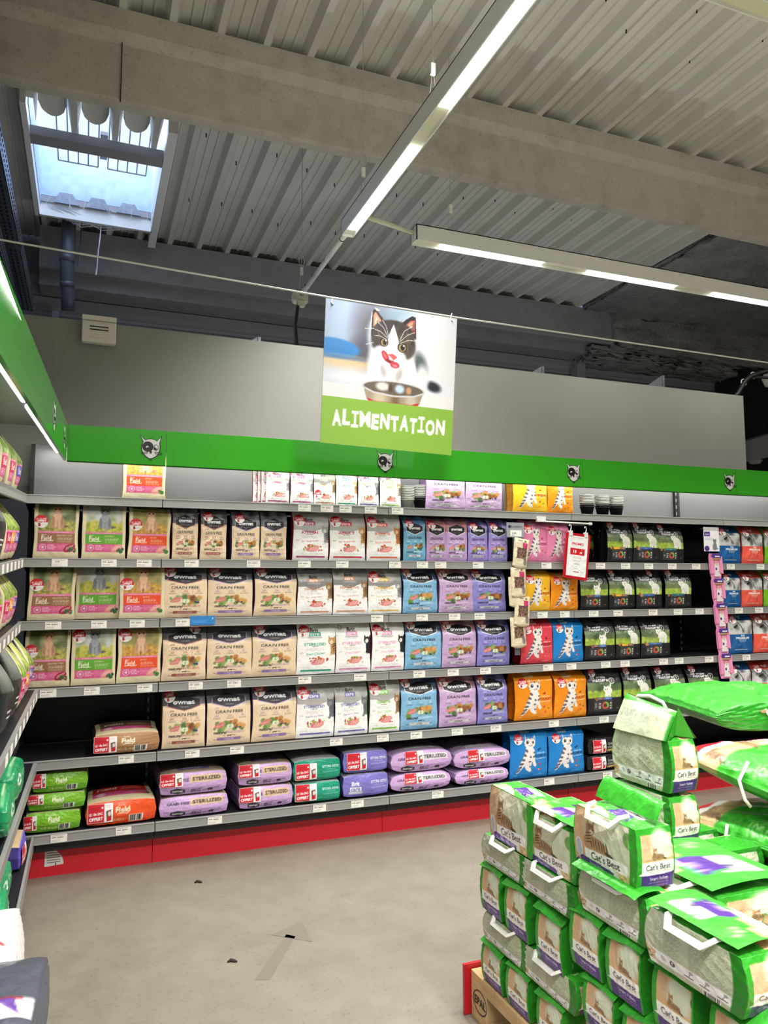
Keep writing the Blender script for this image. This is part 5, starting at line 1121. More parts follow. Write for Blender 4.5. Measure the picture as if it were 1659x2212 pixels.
# kind: (artwork, nominal w, h, d, side, back, taper, material, words)
PUR_ = (118, 84, 150)
KINDS = {
 'fB': (lambda: A_field('fB'), .21, .275, .09, (104, 70, 48), GT, .80, 'matt_print', 'cream bag with brown band and tabby cat'),
 'fG': (lambda: A_field('fG'), .213, .275, .09, (70, 120, 40), GT, .80, 'matt_print', 'cream bag with green band and grey cat'),
 'fO': (lambda: A_field('fO'), .213, .275, .09, (190, 54, 40), GT, .80, 'matt_print', 'cream bag with orange band and ginger cat'),
 'oTr': (lambda: art_ownat(TAN, DG, BRICK, 'ADULT CHICKEN', BRICK, (240, 214, 206), seed=4, metal=[(140, 140, 142), (60, 60, 64), (96, 96, 100)]), .228, .28, .11, (120, 60, 54), GT, .66, 'matt_print', 'tan bag with brick-red name bar'),
 'oTp': (lambda: art_ownat(TAN, DG, (188, 160, 206), 'STERILIZED', LIL, (230, 216, 240), seed=5, metal=[(110, 110, 114), (60, 60, 64), (86, 86, 90)], numcol=(160, 128, 176)), .242, .28, .11, (104, 78, 140), GT, .66, 'matt_print', 'tan bag with purple name bar'),
 'sTr': (lambda: art_ownat(TAN, DG, BRICK, 'ADULT CHICKEN', BRICK, (240, 214, 206), seed=6, small=True, asp=.52, metal=[(170, 170, 172), (60, 60, 64), (110, 110, 112)]), .138, .272, .09, (120, 60, 54), GT, .78, 'foil_print', 'small tan bag with brick-red bar'),
 'sTp': (lambda: art_ownat(TAN, (96, 98, 102), (188, 160, 206), 'STERILIZED', LIL, (230, 216, 240), seed=7, small=True, asp=.56, metal=[(150, 150, 152), (70, 70, 74), (200, 200, 202)], numcol=(160, 128, 176)), .148, .266, .09, (104, 78, 140), GT, .78, 'foil_print', 'small tan bag with purple bar'),
 'oBlu': (lambda: art_ownat(BLU, (60, 72, 96), (230, 236, 244), 'KITTEN', (214, 216, 218), (50, 50, 54), seed=8, metal=[(40, 52, 84), (120, 150, 180)], numcol=(226, 238, 248)), .235, .28, .11, (84, 118, 150), BLU, .68, 'foil_print', 'light blue kitten food bag'),
 'oLil': (lambda: art_ownat((200, 168, 210), (150, 104, 120), (236, 222, 240), 'STERILIZED', (214, 210, 214), (50, 46, 50), seed=9, metal=[(196, 130, 120), (110, 84, 110), (214, 176, 196)], numcol=(238, 226, 244)), .24, .28, .11, (160, 126, 170), LIL, .68, 'foil_print', 'lilac bag with dark brand badge'),
 'oVio': (lambda: art_ownat(VIO, (96, 92, 150), (224, 224, 246), 'STERILIZED FISH', (206, 206, 216), (50, 48, 60), seed=10, metal=[(70, 66, 130), (170, 168, 214)], numcol=(226, 226, 246)), .228, .28, .11, (104, 98, 160), VIO, .68, 'foil_print', 'violet bag with dark brand badge'),
 'sBlu': (lambda: art_ownat((116, 178, 210), (90, 140, 190), (230, 236, 244), 'KITTEN', (214, 216, 218), (50, 50, 54), seed=11, small=True, asp=.55, metal=[(60, 90, 140), (170, 206, 230)], numcol=(226, 238, 248)), .144, .263, .1, (60, 70, 84), BLU, .8, 'foil_print', 'small light blue kitten food bag'),
 'sLil': (lambda: art_ownat((192, 158, 206), (150, 100, 124), (236, 222, 240), 'STERILIZED', (214, 210, 214), (50, 46, 50), seed=12, small=True, asp=.54, metal=[(206, 130, 110), (110, 84, 110), (214, 170, 190)], numcol=(238, 226, 244)), .14, .26, .1, (150, 118, 160), LIL, .8, 'foil_print', 'small lilac bag'),
 'sVio': (lambda: art_ownat((156, 138, 206), (98, 84, 166), (224, 224, 246), 'STERILIZED FISH', (206, 206, 216), (50, 48, 60), seed=13, small=True, asp=.53, metal=[(74, 64, 140), (184, 178, 222)], numcol=(226, 226, 246)), .137, .26, .1, (110, 96, 160), VIO, .8, 'foil_print', 'small violet bag'),
 'bKit': (lambda: art_brit((168, 32, 110), 'KITTEN', CAT_K, seed=14, sub='Fresh Chicken & Turkey'), .208, .274, .085, (168, 26, 66), GW, .72, 'foil_print', 'white bag with magenta KITTEN lettering'),
 'bAdu': (lambda: art_brit((204, 30, 56), 'ADULT', CAT_T, seed=15, sub='Fresh Chicken & Turkey'), .218, .275, .085, (190, 26, 40), GW, .72, 'foil_print', 'white bag with red ADULT lettering'),
 'bInd': (lambda: art_brit((228, 86, 56), 'INDOOR', CAT_O, seed=16), .21, .276, .085, (200, 60, 40), GW, .72, 'foil_print', 'white bag with orange INDOOR lettering'),
 'bSen': (lambda: art_brit((206, 140, 100), 'SENSITIVE', CAT_S, top=(140, 138, 136), seed=17, sub='Fresh Turkey & Salmon'), .208, .262, .085, (170, 110, 70), GW, .72, 'foil_print', 'white bag with brown SENSITIVE lettering'),
 'bHai': (lambda: art_brit((226, 176, 60), 'HAIRCARE', CAT_K, top=(150, 148, 146), seed=18, sub='Fresh Salmon & Chicken'), .21, .262, .085, (190, 146, 50), GW, .72, 'foil_print', 'white bag with yellow HAIRCARE lettering'),
 'bSteG': (lambda: art_brit((28, 146, 116), 'STERILIZED', CAT_T, top=None, seed=19), .224, .289, .085, (24, 96, 70), GW, .72, 'foil_print', 'white bag with green STERILIZED lettering'),
 'bSteP': (lambda: art_brit((226, 140, 186), 'STERILIZED', CAT_B, top=None, seed=20, sub='Fresh Rabbit'), .206, .287, .085, (170, 60, 110), GW, .72, 'foil_print', 'white bag with pink STERILIZED lettering'),
 'bSteV': (lambda: art_brit((112, 104, 176), 'STERILIZED', CAT_G, seed=21, sub='Fresh Duck & Turkey'), .208, .295, .085, (70, 64, 120), GW, .72, 'foil_print', 'white bag with violet STERILIZED lettering'),
 'bSnr': (lambda: art_brit((128, 196, 74), 'SENIOR', CAT_S, seed=22), .186, .295, .085, (90, 140, 60), GW, .72, 'foil_print', 'white bag with green SENIOR lettering'),
 'eDin': (lambda: art_edgard((246, 188, 44), 'DINDE', (150, 30, 40), (214, 140, 20), w2='ET POULET', seed=23), .19, .255, .10, (214, 150, 30), (220, 160, 40), .80, 'gloss_print', 'yellow bag with striped cat drawing'),
 'ePou': (lambda: art_edgard((240, 146, 28), 'POULET', (160, 34, 30), (200, 96, 16), seed=24), .235, .27, .11, (210, 110, 20), (220, 130, 30), .80, 'gloss_print', 'orange bag with striped cat drawing'),
 'eCan': (lambda: art_edgard((236, 138, 178), 'CANARD', (160, 40, 80), (176, 80, 110), w2='ET POULET', seed=25), .188, .262, .10, (190, 90, 130), (210, 120, 150), .80, 'gloss_print', 'pink bag with striped cat drawing'),
 'ePoR': (lambda: art_edgard((226, 70, 84), 'POULET', (110, 16, 36), (180, 40, 56), w2='ET DINDE', seed=26), .233, .272, .11, (170, 30, 46), (200, 60, 70), .80, 'gloss_print', 'red bag with striped cat drawing'),
 'eSau': (lambda: art_edgard((30, 130, 206), 'SAUMON', (22, 44, 84), (16, 90, 160), seed=27), .25, .28, .11, (16, 84, 150), (20, 100, 170), .80, 'gloss_print', 'bright blue bag with striped cat drawing'),
 'vA': (lambda: art_svn([(124, 92, 84), (84, 124, 206)], True, seed=28), .225, .255, .09, (24, 24, 26), (20, 20, 22), .62, 'foil_print', 'black bag with walking white kitten'),
 'vB': (lambda: art_svn([(236, 172, 40), (150, 110, 100)], seed=29), .21, .258, .09, (24, 24, 26), (20, 20, 22), .62, 'foil_print', 'black bag with white cat and yellow strip'),
 'vC': (lambda: art_svn([(70, 104, 176)], seed=30), .22, .258, .09, (24, 24, 26), (20, 20, 22), .62, 'foil_print', 'black bag with white cat and blue strip'),
 'vD': (lambda: art_svn([(50, 120, 126)], seed=31), .22, .258, .09, (24, 24, 26), (20, 20, 22), .62, 'foil_print', 'black bag with white cat and teal strip'),
 'hBlu': (lambda: art_hup((22, 92, 156), seed=32), .21, .27, .1, (20, 60, 110), (30, 80, 130), .74, 'foil_print', 'blue and grey premium bag'),
 'hCor': (lambda: art_hup((238, 92, 76), seed=33), .215, .27, .1, (200, 90, 70), (200, 90, 70), .74, 'foil_print', 'coral and grey premium bag'),
 'hGre': (lambda: art_hup((120, 190, 40), seed=34), .185, .262, .1, (80, 140, 30), (90, 150, 40), .74, 'foil_print', 'bright green and grey premium bag'),
}
ORD = ['top', 'second', 'third', 'fourth', 'fifth', 'bottom']
GRP = {'f': 'field cat food bags on the wall shelves', 'o': 'grain free bags on the wall shelves', 's': 'small grain free bags on the second shelf', 'b': 'white cat food bags on the wall shelves', 'e': 'cartoon cat bags on the wall shelves', 'v': 'black cat food bags on the wall shelves', 'h': 'premium bags at the right end of the shelves'}
STICK = art_sticker(); PROMO = art_promo()
ART_ = {}; BAGM = {}
def bag_proto(kind, var):
    if (kind, var) not in BAGM:
        a, w, h, d, side, back, tp, fm, words = KINDS[kind]
        if kind not in ART_: ART_[kind] = a()
        wr, bul = (.0035, .006) if kind[0] == 'f' else ((.008, .016) if kind[0] in 'oe' else (.007, .010))
        BAGM[kind, var] = Bag(ART_[kind], w, h, d, side, back, tp, wr, bul, 1.0, seed=hash(kind) % 97 if False else sum(map(ord, kind))*3+var*17, fmat=fm, shear=(.0, .03, -.02)[var % 3], crop={'o': .93, 'b': .93, 'v': .93}.get(kind[0], 1.))
    return BAGM[kind, var]
# bags that carry the round offer sticker, and where on the front
NOST = {(0, 'oLil'), (0, 'eDin'), (0, 'ePou'), (0, 'bSteG'), (1, 'fG'), (2, 'fG'), (2, 'bSen'), (3, 'vA'), (3, 'vB'), (3, 'vC'), (0, 'fO')}
SPOT = {'f': (.16, .66, .032), 'o': (.17, .90, .030), 's': (.27, .84, .026), 'b': (.17, .80, .032), 'e': (.20, .77, .028), 'v': (.20, .93, .024), 'h': (.22, .84, .03)}
rng = random.Random(11); count = {}; PLACED = []
for (sh, kind, x, w, h, yf) in BAGS:
    n = count.get(kind, 0); count[kind] = n+1
    P = bag_proto(kind, n % 2)
    e = empty('cat_food_bag', (x, yf+.012, RZ[sh]+.002), math.radians(rng.uniform(-2.5, 2.5)))
    lim = (.272 if sh else .285, .278, .272, .290, .300, .31, .31)[sh]
    h = min(max(h, .24), lim) if sh else h+.02
    if sh == 0: h = .255 if kind[0] != 'b' else .205
    e.scale = (w*.985/P.w, min(1.0, w/P.w*1.15), h/P.h)
    link('bag_body', P.body, e); link('top_seal', P.seal, e)
    pre = kind[0]; put = (sh, kind) not in NOST
    if pre == 'v' and sh == 1 and yf > .1: put = False
    if (kind == 'oTp' and x < .5 and sh in (3, 4)) or (kind == 'sTr' and x < .2) or (kind == 'sLil' and x > 1.65) or (kind == 'bSteP' and x < 1.1) or (kind == 'bSteV' and sh == 4 and x > .9) or (kind == 'sTp' and x > .5): put = False
    if sh == 0 and kind == 'bKit' and yf > .03: put = False
    if put:
        cu, cv, r = SPOT[pre]
        if (kind, sh) == ('oTr', 3): cu, cv = .74, .95
        if kind == 'vC' and sh == 2: cu = .62
        if pre == 'f' and sh == 3: cu, cv = (.14, .64) if kind == 'fB' else (.16, .86)
        if kind == 'bSen' and sh == 0: cv = .30
        link('promo_sticker', P.sticker(cu, cv, r, STICK), e)
    words = KINDS[kind][8]
    lab = '%s on the %s shelf' % (words, ORD[sh])
    if pre == 'v' and yf > .1: lab = 'black bag with %s strip, set back in the dark, second shelf' % ('yellow' if kind == 'vB' else 'blue')
    if sh == 0 and kind == 'bKit' and yf > .03: lab = 'white bag edge behind the first KITTEN bag, top shelf'
    tag(e, lab, 'bag', GRP[pre]); PLACED.append((sh, x, words, e))
# ------------------------------------------------------------------ bags lying on the lower shelves
E_GRN, E_RED, E_BRN = end_field((122, 186, 40), 'STERILISED', (70, 140, 24)), end_field((236, 84, 30), 'SENIOR', (206, 60, 20)), end_field((172, 128, 86), 'DELICIOUS WILD', (130, 90, 56))
E_OT, E_OW = end_ownat((222, 194, 160)), end_ownat((222, 218, 222)); E_BT, E_BV = end_brit((26, 150, 118), (16, 110, 84)), end_brit((124, 118, 196), (90, 84, 160))
T_GRN, T_RED, T_BRN = top_field((90, 150, 40), (150, 140, 100)), top_field((200, 44, 36), (90, 84, 70)), top_field((120, 88, 60), (96, 84, 66))
T_OT, T_OW = top_ownat((178, 160, 138), (132, 108, 160)), top_ownat((178, 152, 190), (206, 206, 206)); T_BT = flat(LX, LY, (196, 196, 196)); T_BV = flat(LX, LY, (170, 168, 176))
ak = Art(LX, LZ, (26, 26, 28), 2.4, 61); ak.text('CHAT', .80, .62, .16, (214, 214, 210), bold=.02, wmax=.3); ak.text('STERILISE', .82, .40, .14, (200, 200, 196), bold=.02, wmax=.34); ak.rect(.66, .14, .98, .27, (206, 170, 96)); E_VB = ak.out(); T_VB = flat(LX, LY, (24, 24, 26))
LIE = [  # shelf, end art, top art, side colour, x, base z, width, thickness, sticker span, label
 (4, E_BRN, T_BRN, (150, 112, 76), -.141, .5672, .318, .105, (-.97, -.30, .12, .86), 'brown cream bag lying alone on the fifth shelf of the corner bay', .42),
 (5, E_GRN, T_GRN, (90, 160, 40), -.467, .2276, .255, .100, (-.99, -.55, .2, .85), 'lowest green bag of the stack of three lying in the corner', .4),
 (5, E_GRN, T_GRN, (90, 160, 40), -.452, .3280, .258, .082, (-.99, -.45, .45, .95), 'middle green bag of the stack of three lying in the corner', .4),
 (5, E_GRN, T_GRN, (90, 160, 40), -.440, .4105, .245, .095, (-.99, -.52, .30, .98), 'topmost green bag of the stack of three lying in the corner', .4),
 (5, E_RED, T_RED, (210, 70, 30), -.158, .2276, .322, .120, (-.97, -.25, .18, .92), 'orange-ended bag lying alone on the bottom shelf', .42),
 (5, E_OT, T_OT, (150, 120, 170), .192, .2276, .34, .108, None, 'lower lilac and tan 8KG bag of the left stacked pair', .42),
 (5, E_OT, T_OT, (150, 120, 170), .188, .3360, .343, .115, (-.97, -.32, .42, .98), 'upper lilac and tan 8KG bag of the left stacked pair', .42),
 (5, E_OT, T_OT, (150, 120, 170), .563, .2276, .300, .118, (-.95, -.22, .35, .98), 'lower lilac and tan 8KG bag next to the teal bags', .42),
 (5, E_OT, T_OT, (150, 120, 170), .557, .3460, .296, .115, (-.95, -.22, .42, .98), 'upper lilac and tan 8KG bag next to the teal bags', .42),
 (5, E_BT, T_BT, (20, 120, 96), .842, .2276, .26, .112, (-.94, -.05, .14, .92), 'lower teal bag of the stacked teal pair', .4),
 (5, E_BT, T_BT, (20, 120, 96), .841, .3400, .26, .120, (-.94, -.05, .12, .82), 'upper teal bag of the stacked teal pair', .4),
 (5, E_BV, T_BV, (90, 84, 160), 1.121, .2276, .264, .130, None, 'lower violet bag of the stacked pair beside the teal bags', .4),
 (5, E_BV, T_BV, (90, 84, 160), 1.119, .3580, .262, .125, (-.84, .02, .16, .90), 'upper violet bag of the stacked pair beside the teal bags', .4),
 (5, E_OW, T_OW, (150, 124, 166), 1.455, .2276, .385, .105, (-.55, .02, .45, .98), 'lower plump lilac bag under the left one with white name bar', .4),
 (5, E_OW, T_OW, (150, 124, 166), 1.461, .3330, .395, .122, (-.55, .02, .40, .98), 'upper plump lilac bag, left of the two with white name bars', .4),
 (5, E_OW, T_OW, (150, 124, 166), 1.850, .2276, .360, .090, (-.55, .02, .45, .98), 'lower plump lilac bag nearest the blue bags on the bottom shelf', .4),
 (5, E_OW, T_OW, (150, 124, 166), 1.852, .3180, .365, .112, (-.55, .02, .40, .98), 'upper plump lilac bag nearest the blue bags on the bottom shelf', .4),
 (5, E_VB, T_VB, (20, 20, 22), 2.700, .2276, .215, .098, (-.72, .18, .12, .88), 'lower black bag lying right of the blue bags', .4),
 (5, E_VB, T_VB, (20, 20, 22), 2.705, .3260, .21, .105, (-.72, .18, .12, .88), 'upper black bag lying right of the blue bags', .4),
]
for i, (sh, ea, ta, side, x, z, w, t, st, lab, L) in enumerate(LIE):
    e = empty('cat_food_bag', (x, .02 if sh == 5 else .014, z+.001), math.radians(rng.uniform(-1.2, 1.2)))
    wide = ea is E_OW
    link('bag_body', lying_bag(ea, ta, side, w, L, t, 100+i, 'foil_print' if not (ea is E_BRN) else 'matt_print', .42 if wide else .16), e)
    if st: link('promo_sticker', front_label(w, t, PROMO, *st), e)
    tag(e, lab, 'bag', 'bags lying on the lower shelves')
# ------------------------------------------------------------------ price tickets in the rails
TAGM = []
for k in range(4):
    a = art_tag(k); n, m = a.shape[:2]; U, V = np.meshgrid(np.linspace(-.036, .036, m), np.linspace(-.039, -.003, n))
    TAGM.append(npmesh('price_ticket', np.stack([U, 0*U, V], -1), grid_quads(n, m), a.reshape(-1, 3), 'flat_print', smooth=False))
for i, (sh, x) in enumerate(TAGS):
    k = 0 if i == 5 else (3 if (2.2 < x < 2.5 or sh == 1 and 1.5 < x < 1.9) else 1+i % 2)
    o = link('price_ticket', TAGM[k], None, (x, -.0150-.0, RZ[sh])); b_ = o.modifiers.new('solid', 'SOLIDIFY'); b_.thickness = .0008
    if sh < 5 or True:
        near = sorted((q for q in PLACED if q[0] == sh), key=lambda q: abs(q[1]-x)); 
        t_ = near[0][2] if near and abs(near[0][1]-x) < .25 else 'empty or lying bags'
    tag(o, 'price ticket, %s shelf edge, below %s' % (ORD[sh], t_.replace(' with dark brand badge', '').replace('bag with ', '').replace(' drawing', '')), 'price ticket', 'price tickets on the shelf edges')
bl = Art(40, 14, (48, 128, 200), 3.2, 80); bl.lines(.1, .8, .55, 2, .2, .06, (120, 180, 230)); bl.ell(.9, .7, .03, .1, (170, 210, 240)); bl = bl.out(); n, m = bl.shape[:2]
U, V = np.meshgrid(np.linspace(-.062, .062, m), np.linspace(-.034, .012, n)); o = link('shelf_talker', npmesh('shelf_talker', np.stack([U, -.004-.02*(V+.034), V], -1), grid_quads(n, m), bl.reshape(-1, 3), 'flat_print', smooth=False), None, (.212, -.0155, RZ[2])); o.modifiers.new('solid', 'SOLIDIFY').thickness = .001
tag(o, 'bright blue card clipped to the third shelf edge under the tan bags', 'card')
# ------------------------------------------------------------------ stacks of measuring cups on the top shelf
def cup_mesh(m):
    b = MB().use(m); b.lathe([(.001, 0), (.030, 0), (.040, .055), (.044, .055), (.044, .058), (.038, .058), (.028, .003), (.001, .003)], (0, 0, 0), 20); return b
cc = cup_mesh('cup_clear'); oc = cc.build('measuring_cup', smooth=True); od = cup_mesh('cup_dark').build('measuring_cup', smooth=True)
first = {}
for si, (x, dark, n, nm) in enumerate(((1.41, 0, 9, 'clear cup stack beside the white bags'), (1.492, 2, 9, 'cup stack next to the lilac bags'), (2.69, 2, 8, 'left cup stack of the three at the right'), (2.812, 2, 8, 'middle cup stack of the three at the right'), (2.922, 2, 8, 'right cup stack of the three at the right'))):
    for k in range(n):
        src = od if k < dark else oc
        o = src if src.name not in first else src.copy()
        if src.name in first: COL.objects.link(o)
        first[src.name] = 1
        z = RZ[0]+.001+k*.0098+(0 if k < dark else (.008 if dark else 0)); o.location = (x, .085, z); 
        if si > 1: o.scale = (1.12, 1.12, 1.0)
        pos = 'top cup' if k == n-1 else ('bottom cup' if k == 0 else 'inner cup')
        tag(o, '%s %s of the %s, top shelf' % ('black' if k < dark else 'clear', pos, nm), 'cup', 'measuring cups on the top shelf')
# ------------------------------------------------------------------ promotion holder, clip strips
e = empty('promo_sign', (2.42, -.06, 1.72))
C4 = [(2.393, 1.437), (2.568, 1.414), (2.605, 1.702), (2.425, 1.719)]
def bil(u, v, d): 
    (x0, z0), (x1, z1), (x2, z2), (x3, z3) = C4; x = (x0*(1-u)+x1*u)*(1-v)+(x3*(1-u)+x2*u)*v; z = (z0*(1-u)+z1*u)*(1-v)+(z3*(1-u)+z2*u)*v
    return (x-2.42, d, z-1.72)
def rr(r, rx=1.0): return [(r*1.6*(1-math.cos(t)) if q in (0, 3) else 1-r*1.6*(1-math.cos(t)), 0) for q in (0,) for t in (0,)]
cor = []
for cx, cy, a0 in ((.06, .036, PI), (.94, .036, 1.5*PI), (.94, .964, 0), (.06, .964, .5*PI)):
    for k in range(6): t = a0+k/5*PI/2; cor.append((cx+.06*math.cos(t), cy+.036*math.sin(t)))
MB().use('red_plastic').prism(cor, lambda u, v, d: bil(u, v, d), .008).build('red_frame', e, fix=True)
SHT = art_promo_sheet(); n, m = SHT.shape[:2]; U, V = np.meshgrid(np.linspace(.09, .91, m), np.linspace(.06, .94, n)); link('price_sheet', npmesh('price_sheet', np.stack(bil(U, V, -.0012+0*U), -1), grid_quads(n, m), SHT.reshape(-1, 3), 'gloss_print', smooth=False), e)
for u in (.17, .80):
    x, _, z = bil(u, 1, 0); MB().use('white_plastic').box(x-.012, x+.012, -.006, .012, z-.02, z+.012).build('clip', e)
    MB().use('white_plastic').tube([(x, .002, z+.012), (x+.006, .002, z+.028), (x+.004, .002, z+.046), (x-.004, .002, z+.05), (x-.008, .002, z+.040)], .003, 6).build('hook', e)
tag(e, 'red framed PROMO price sign reading 19,99 hanging in front of the pink bags', 'sign')
e = empty('sign_arm', (2.27, -.02, 1.785)); b = MB().use('white_plastic').tube([(0, .0, 0), (.335, -.04, -.012)], .0055, 10); b.tube([(.325, -.039, -.0116), (.345, -.0405, -.0124)], .009, 10); b.build('rod', e, smooth=True); MB().use('white_plastic').box(-.03, .03, -.004, .02, -.004, .03).build('clamp', e); tag(e, 'white arm under the top shelf carrying the PROMO sign', 'arm')
# treat pouches on a clip strip
e = empty('clip_strip', (2.077, -.028, 1.77)); fl = art_flamingo(); n, m = fl.shape[:2]; U, V = np.meshgrid(np.linspace(-.062, .062, m), np.linspace(-.09, 0, n)); link('header_card', npmesh('header_card', np.stack([U, 0*U, V], -1), grid_quads(n, m), fl.reshape(-1, 3), 'flat_print', smooth=False), e)
b = MB().use('galvanised').box(-.018, .018, .002, .004, -.80, -.07); b.build('strip', e); tag(e, 'grey clip strip with FLAMINGO card between the violet and pink bags', 'clip strip')
TR = art_treat()
def pouch_mesh(seed):
    f = pillow(.105, .172, .020, seed, .6, .004); n = (40, 64, 6)
    def fn(P): q = f(np.stack([P[:, 0], P[:, 2], -P[:, 1]], -1)); return np.stack([q[:, 0], -q[:, 2]*1.0, q[:, 1]], -1)
    g = lambda a, c, k=(206, 192, 160): flat(a, c, k)
    return lattice_box(n[0], n[2], n[1], fn, dict(front=TR, back=g(n[0], n[1]), left=g(n[2], n[1]), right=g(n[2], n[1]), top=g(n[0], n[2]), bottom=g(n[0], n[2])), 'treat_pouch', 'foil_print')
for i, (x, z, ry, dy, lab) in enumerate(((2.090, 1.502, -9, -.036, 'topmost treat pouch, tilted, on the grey clip strip'), (2.080, 1.325, -1, -.037, 'second treat pouch from the top on the clip strip'), (2.072, 1.268, 1, -.029, 'third treat pouch, mostly hidden by the second one'), (2.094, 1.152, -6, -.040, 'fourth treat pouch with a shiny top fold, near the fourth shelf'), (2.080, 1.026, 2, -.030, 'lowest treat pouch on the clip strip, beside the red bag'))):
    o = link('treat_pouch', pouch_mesh(i), None, (x, dy+.0, z)); o.rotation_euler = (math.radians(-2), math.radians(-ry), 0); tag(o, lab, 'pouch', 'treat pouches on the clip strip')
# pink clip strip with snack packs
x0, z0, x1, z1 = 3.630, 1.765, 3.708, .690
e = empty('clip_strip', (0, 0, 0)); hd = art_strip_head(); n, m = hd.shape[:2]; U, V = np.meshgrid(np.linspace(-.068, .068, m), np.linspace(-.165, 0, n)); link('header_card', npmesh('header_card', np.stack([x0-.016+U, -.035+0*U, 1.778+V], -1), grid_quads(n, m), hd.reshape(-1, 3), 'flat_print', smooth=False), e)
mat('strip_pink', (236, 146, 190), .5); mat('strip_violet', (78, 48, 140), .5); mat('card_brown', (176, 140, 100), .6)
SN = art_snack()
def sp(t): return x0+(x1-x0)*t, z0+(z1-z0)*t
for k in range(5):
    t0 = .155+k*.157; t1 = t0+.157; xa, za = sp(t0); xb, zb = sp(t1); h = za-zb
    b = MB().use('strip_pink')
    def q(u, v, d): return (xa+(xb-xa)*(1-v)+u, -.026+d, zb+h*v)
    b.prism([(-.045, 0), (.040, 0), (.050, .22), (.050, .86), (.040, 1), (-.045, 1), (-.054, .86), (-.054, .22)], q, .002)
    for s_ in (-1, 1): b.prism([(s_*.052, .18), (s_*.026, .22), (s_*.026, .80), (s_*.052, .88)], lambda u, v, d: (q(u, v, 0)[0], -.040+d, q(u, v, 0)[2]), .014)
    b.build('pocket', e, fix=True)
    b = MB().use('strip_violet').box(xa-.034, xa+.04, -.044, -.038, za-.030, za-.002); b.use('card_brown').box(xa-.034, xa+.04, -.043, -.037, za-.042, za-.030); b.use('paper_white').box(xa-.012, xa+.03, -.0446, -.044, za-.024, za-.016); b.build('ledge_card', e)
    o = link('snack_pack', npmesh('snack_pack', *(lambda U, V: (np.stack([U, 0*U, V], -1), grid_quads(*U.shape)))(*np.meshgrid(np.linspace(-.026, .026, SN.shape[1]), np.linspace(0, .112, SN.shape[0]))), SN.reshape(-1, 3), 'gloss_print', smooth=False), None, (xb+.004, -.034, zb+.012)); o.modifiers.new('solid', 'SOLIDIFY').thickness = .007
    tag(o, '%s snack pack in the pink hanging strip' % ('uppermost', 'second highest', 'middle', 'second lowest', 'lowest')[k], 'snack pack', 'snack packs in the pink strip')
MB().use('strip_violet').box(x1-.045, x1+.056, -.032, -.026, .655, .695).build('foot_card', e)
tag(e, 'pink hanging display strip beside the blue premium bags', 'clip strip')
# ------------------------------------------------------------------ goods on the left unit: fronts face +x
def left_bag(name, mesh_src, c, t, z, label, ry=0., off=-.02, sx=1., sz=1., group='bags on the left wall shelving', cat='bag', tilt=0):
    p = LP(c, t); e = empty(name, (c[0]+off-.029*t, p[1], p[2]+z), PI/2+math.radians(ry)); e.scale = (sx, 1, sz); e.rotation_euler[1] = math.radians(tilt)
    link('bag_body', mesh_src.body, e); link('top_seal', mesh_src.seal, e); return tag(e, label, cat, group)
fa = {}
for nm, c, sd in (('R', (196, 40, 90), (146, 24, 56)), ('P', (104, 76, 176), (84, 64, 160)), ('O', (240, 150, 40), (120, 60, 30))):
    fa[nm] = Bag(art_field(c, (150, 140, 130), (90, 84, 80), BG_DOG, 'ADULT', seed=ord(nm)), .20, .275, .13, sd, GT, .55, .004, .03, seed=ord(nm), fmat='matt_print')
dk = Art(NU, NV, (44, 50, 46), .7, 90); dk.ell(.4, .8, .5, .3, (150, 156, 150), 0, .8, .5); dk.ell(.75, .62, .12, .22, (206, 150, 140), .3, .8, .3); dk.rect(0, .0, 1, .5, (40, 44, 42)); dk.text('the', .5, .5, .05, (230, 230, 230)); dk.rect(.2, .2, .5, .22, (240, 240, 240)); dk.rect(.2, .26, .5, .28, (240, 240, 240)); dk.ell(.7, .36, .12, .1, (236, 230, 226)); dk.poly([(.6, .1), (.8, .1), (.82, .3), (.62, .3)], (150, 90, 60))
fa['K'] = Bag(dk.out(), .24, .33, .15, (34, 40, 36), (30, 30, 30), .5, .006, .03, seed=7, fmat='foil_print')
SPC = [(0, [('P', .12, 'purple-band dog food bag at the corner end of the top left shelf'), ('R', .36, 'raspberry-band dog food bag beside the purple one, top left shelf'), ('R', .62, 'raspberry-band dog food bag cut by the photo edge, top left shelf')]),
       (1, [('P', .12, 'purple-band bag nearest the corner, second left shelf'), ('O', .25, 'orange-band bag, second left shelf'), ('R', .38, 'raspberry-band bag, second left shelf'), ('K', .60, 'dark bag behind the raspberry-band bag, second left shelf')]),
       (2, [('P', .10, 'purple-band bag nearest the corner, third left shelf'), ('O', .22, 'orange-band bag, third left shelf'), ('R', .36, 'raspberry-band bag, third left shelf'), ('R', .60, 'raspberry-band bag cut by the photo edge, third left shelf')]),
       (3, [('P', .12, 'purple-band bag nearest the corner, fourth left shelf'), ('O', .28, 'orange-band bag, fourth left shelf'), ('R', .42, 'raspberry-band bag, fourth left shelf'), ('K', .62, 'black and green bag nearest the bands, fourth left shelf'), ('K', .88, 'black and green bag cut by the photo edge, fourth left shelf')])]
for k, row in SPC:
    for nm, t, lb in row: left_bag('dog_food_bag', fa[nm], LC[k], t, .003, lb, sx=.62 if nm != 'K' else .9, sz=.96, off=-.035, ry=0)
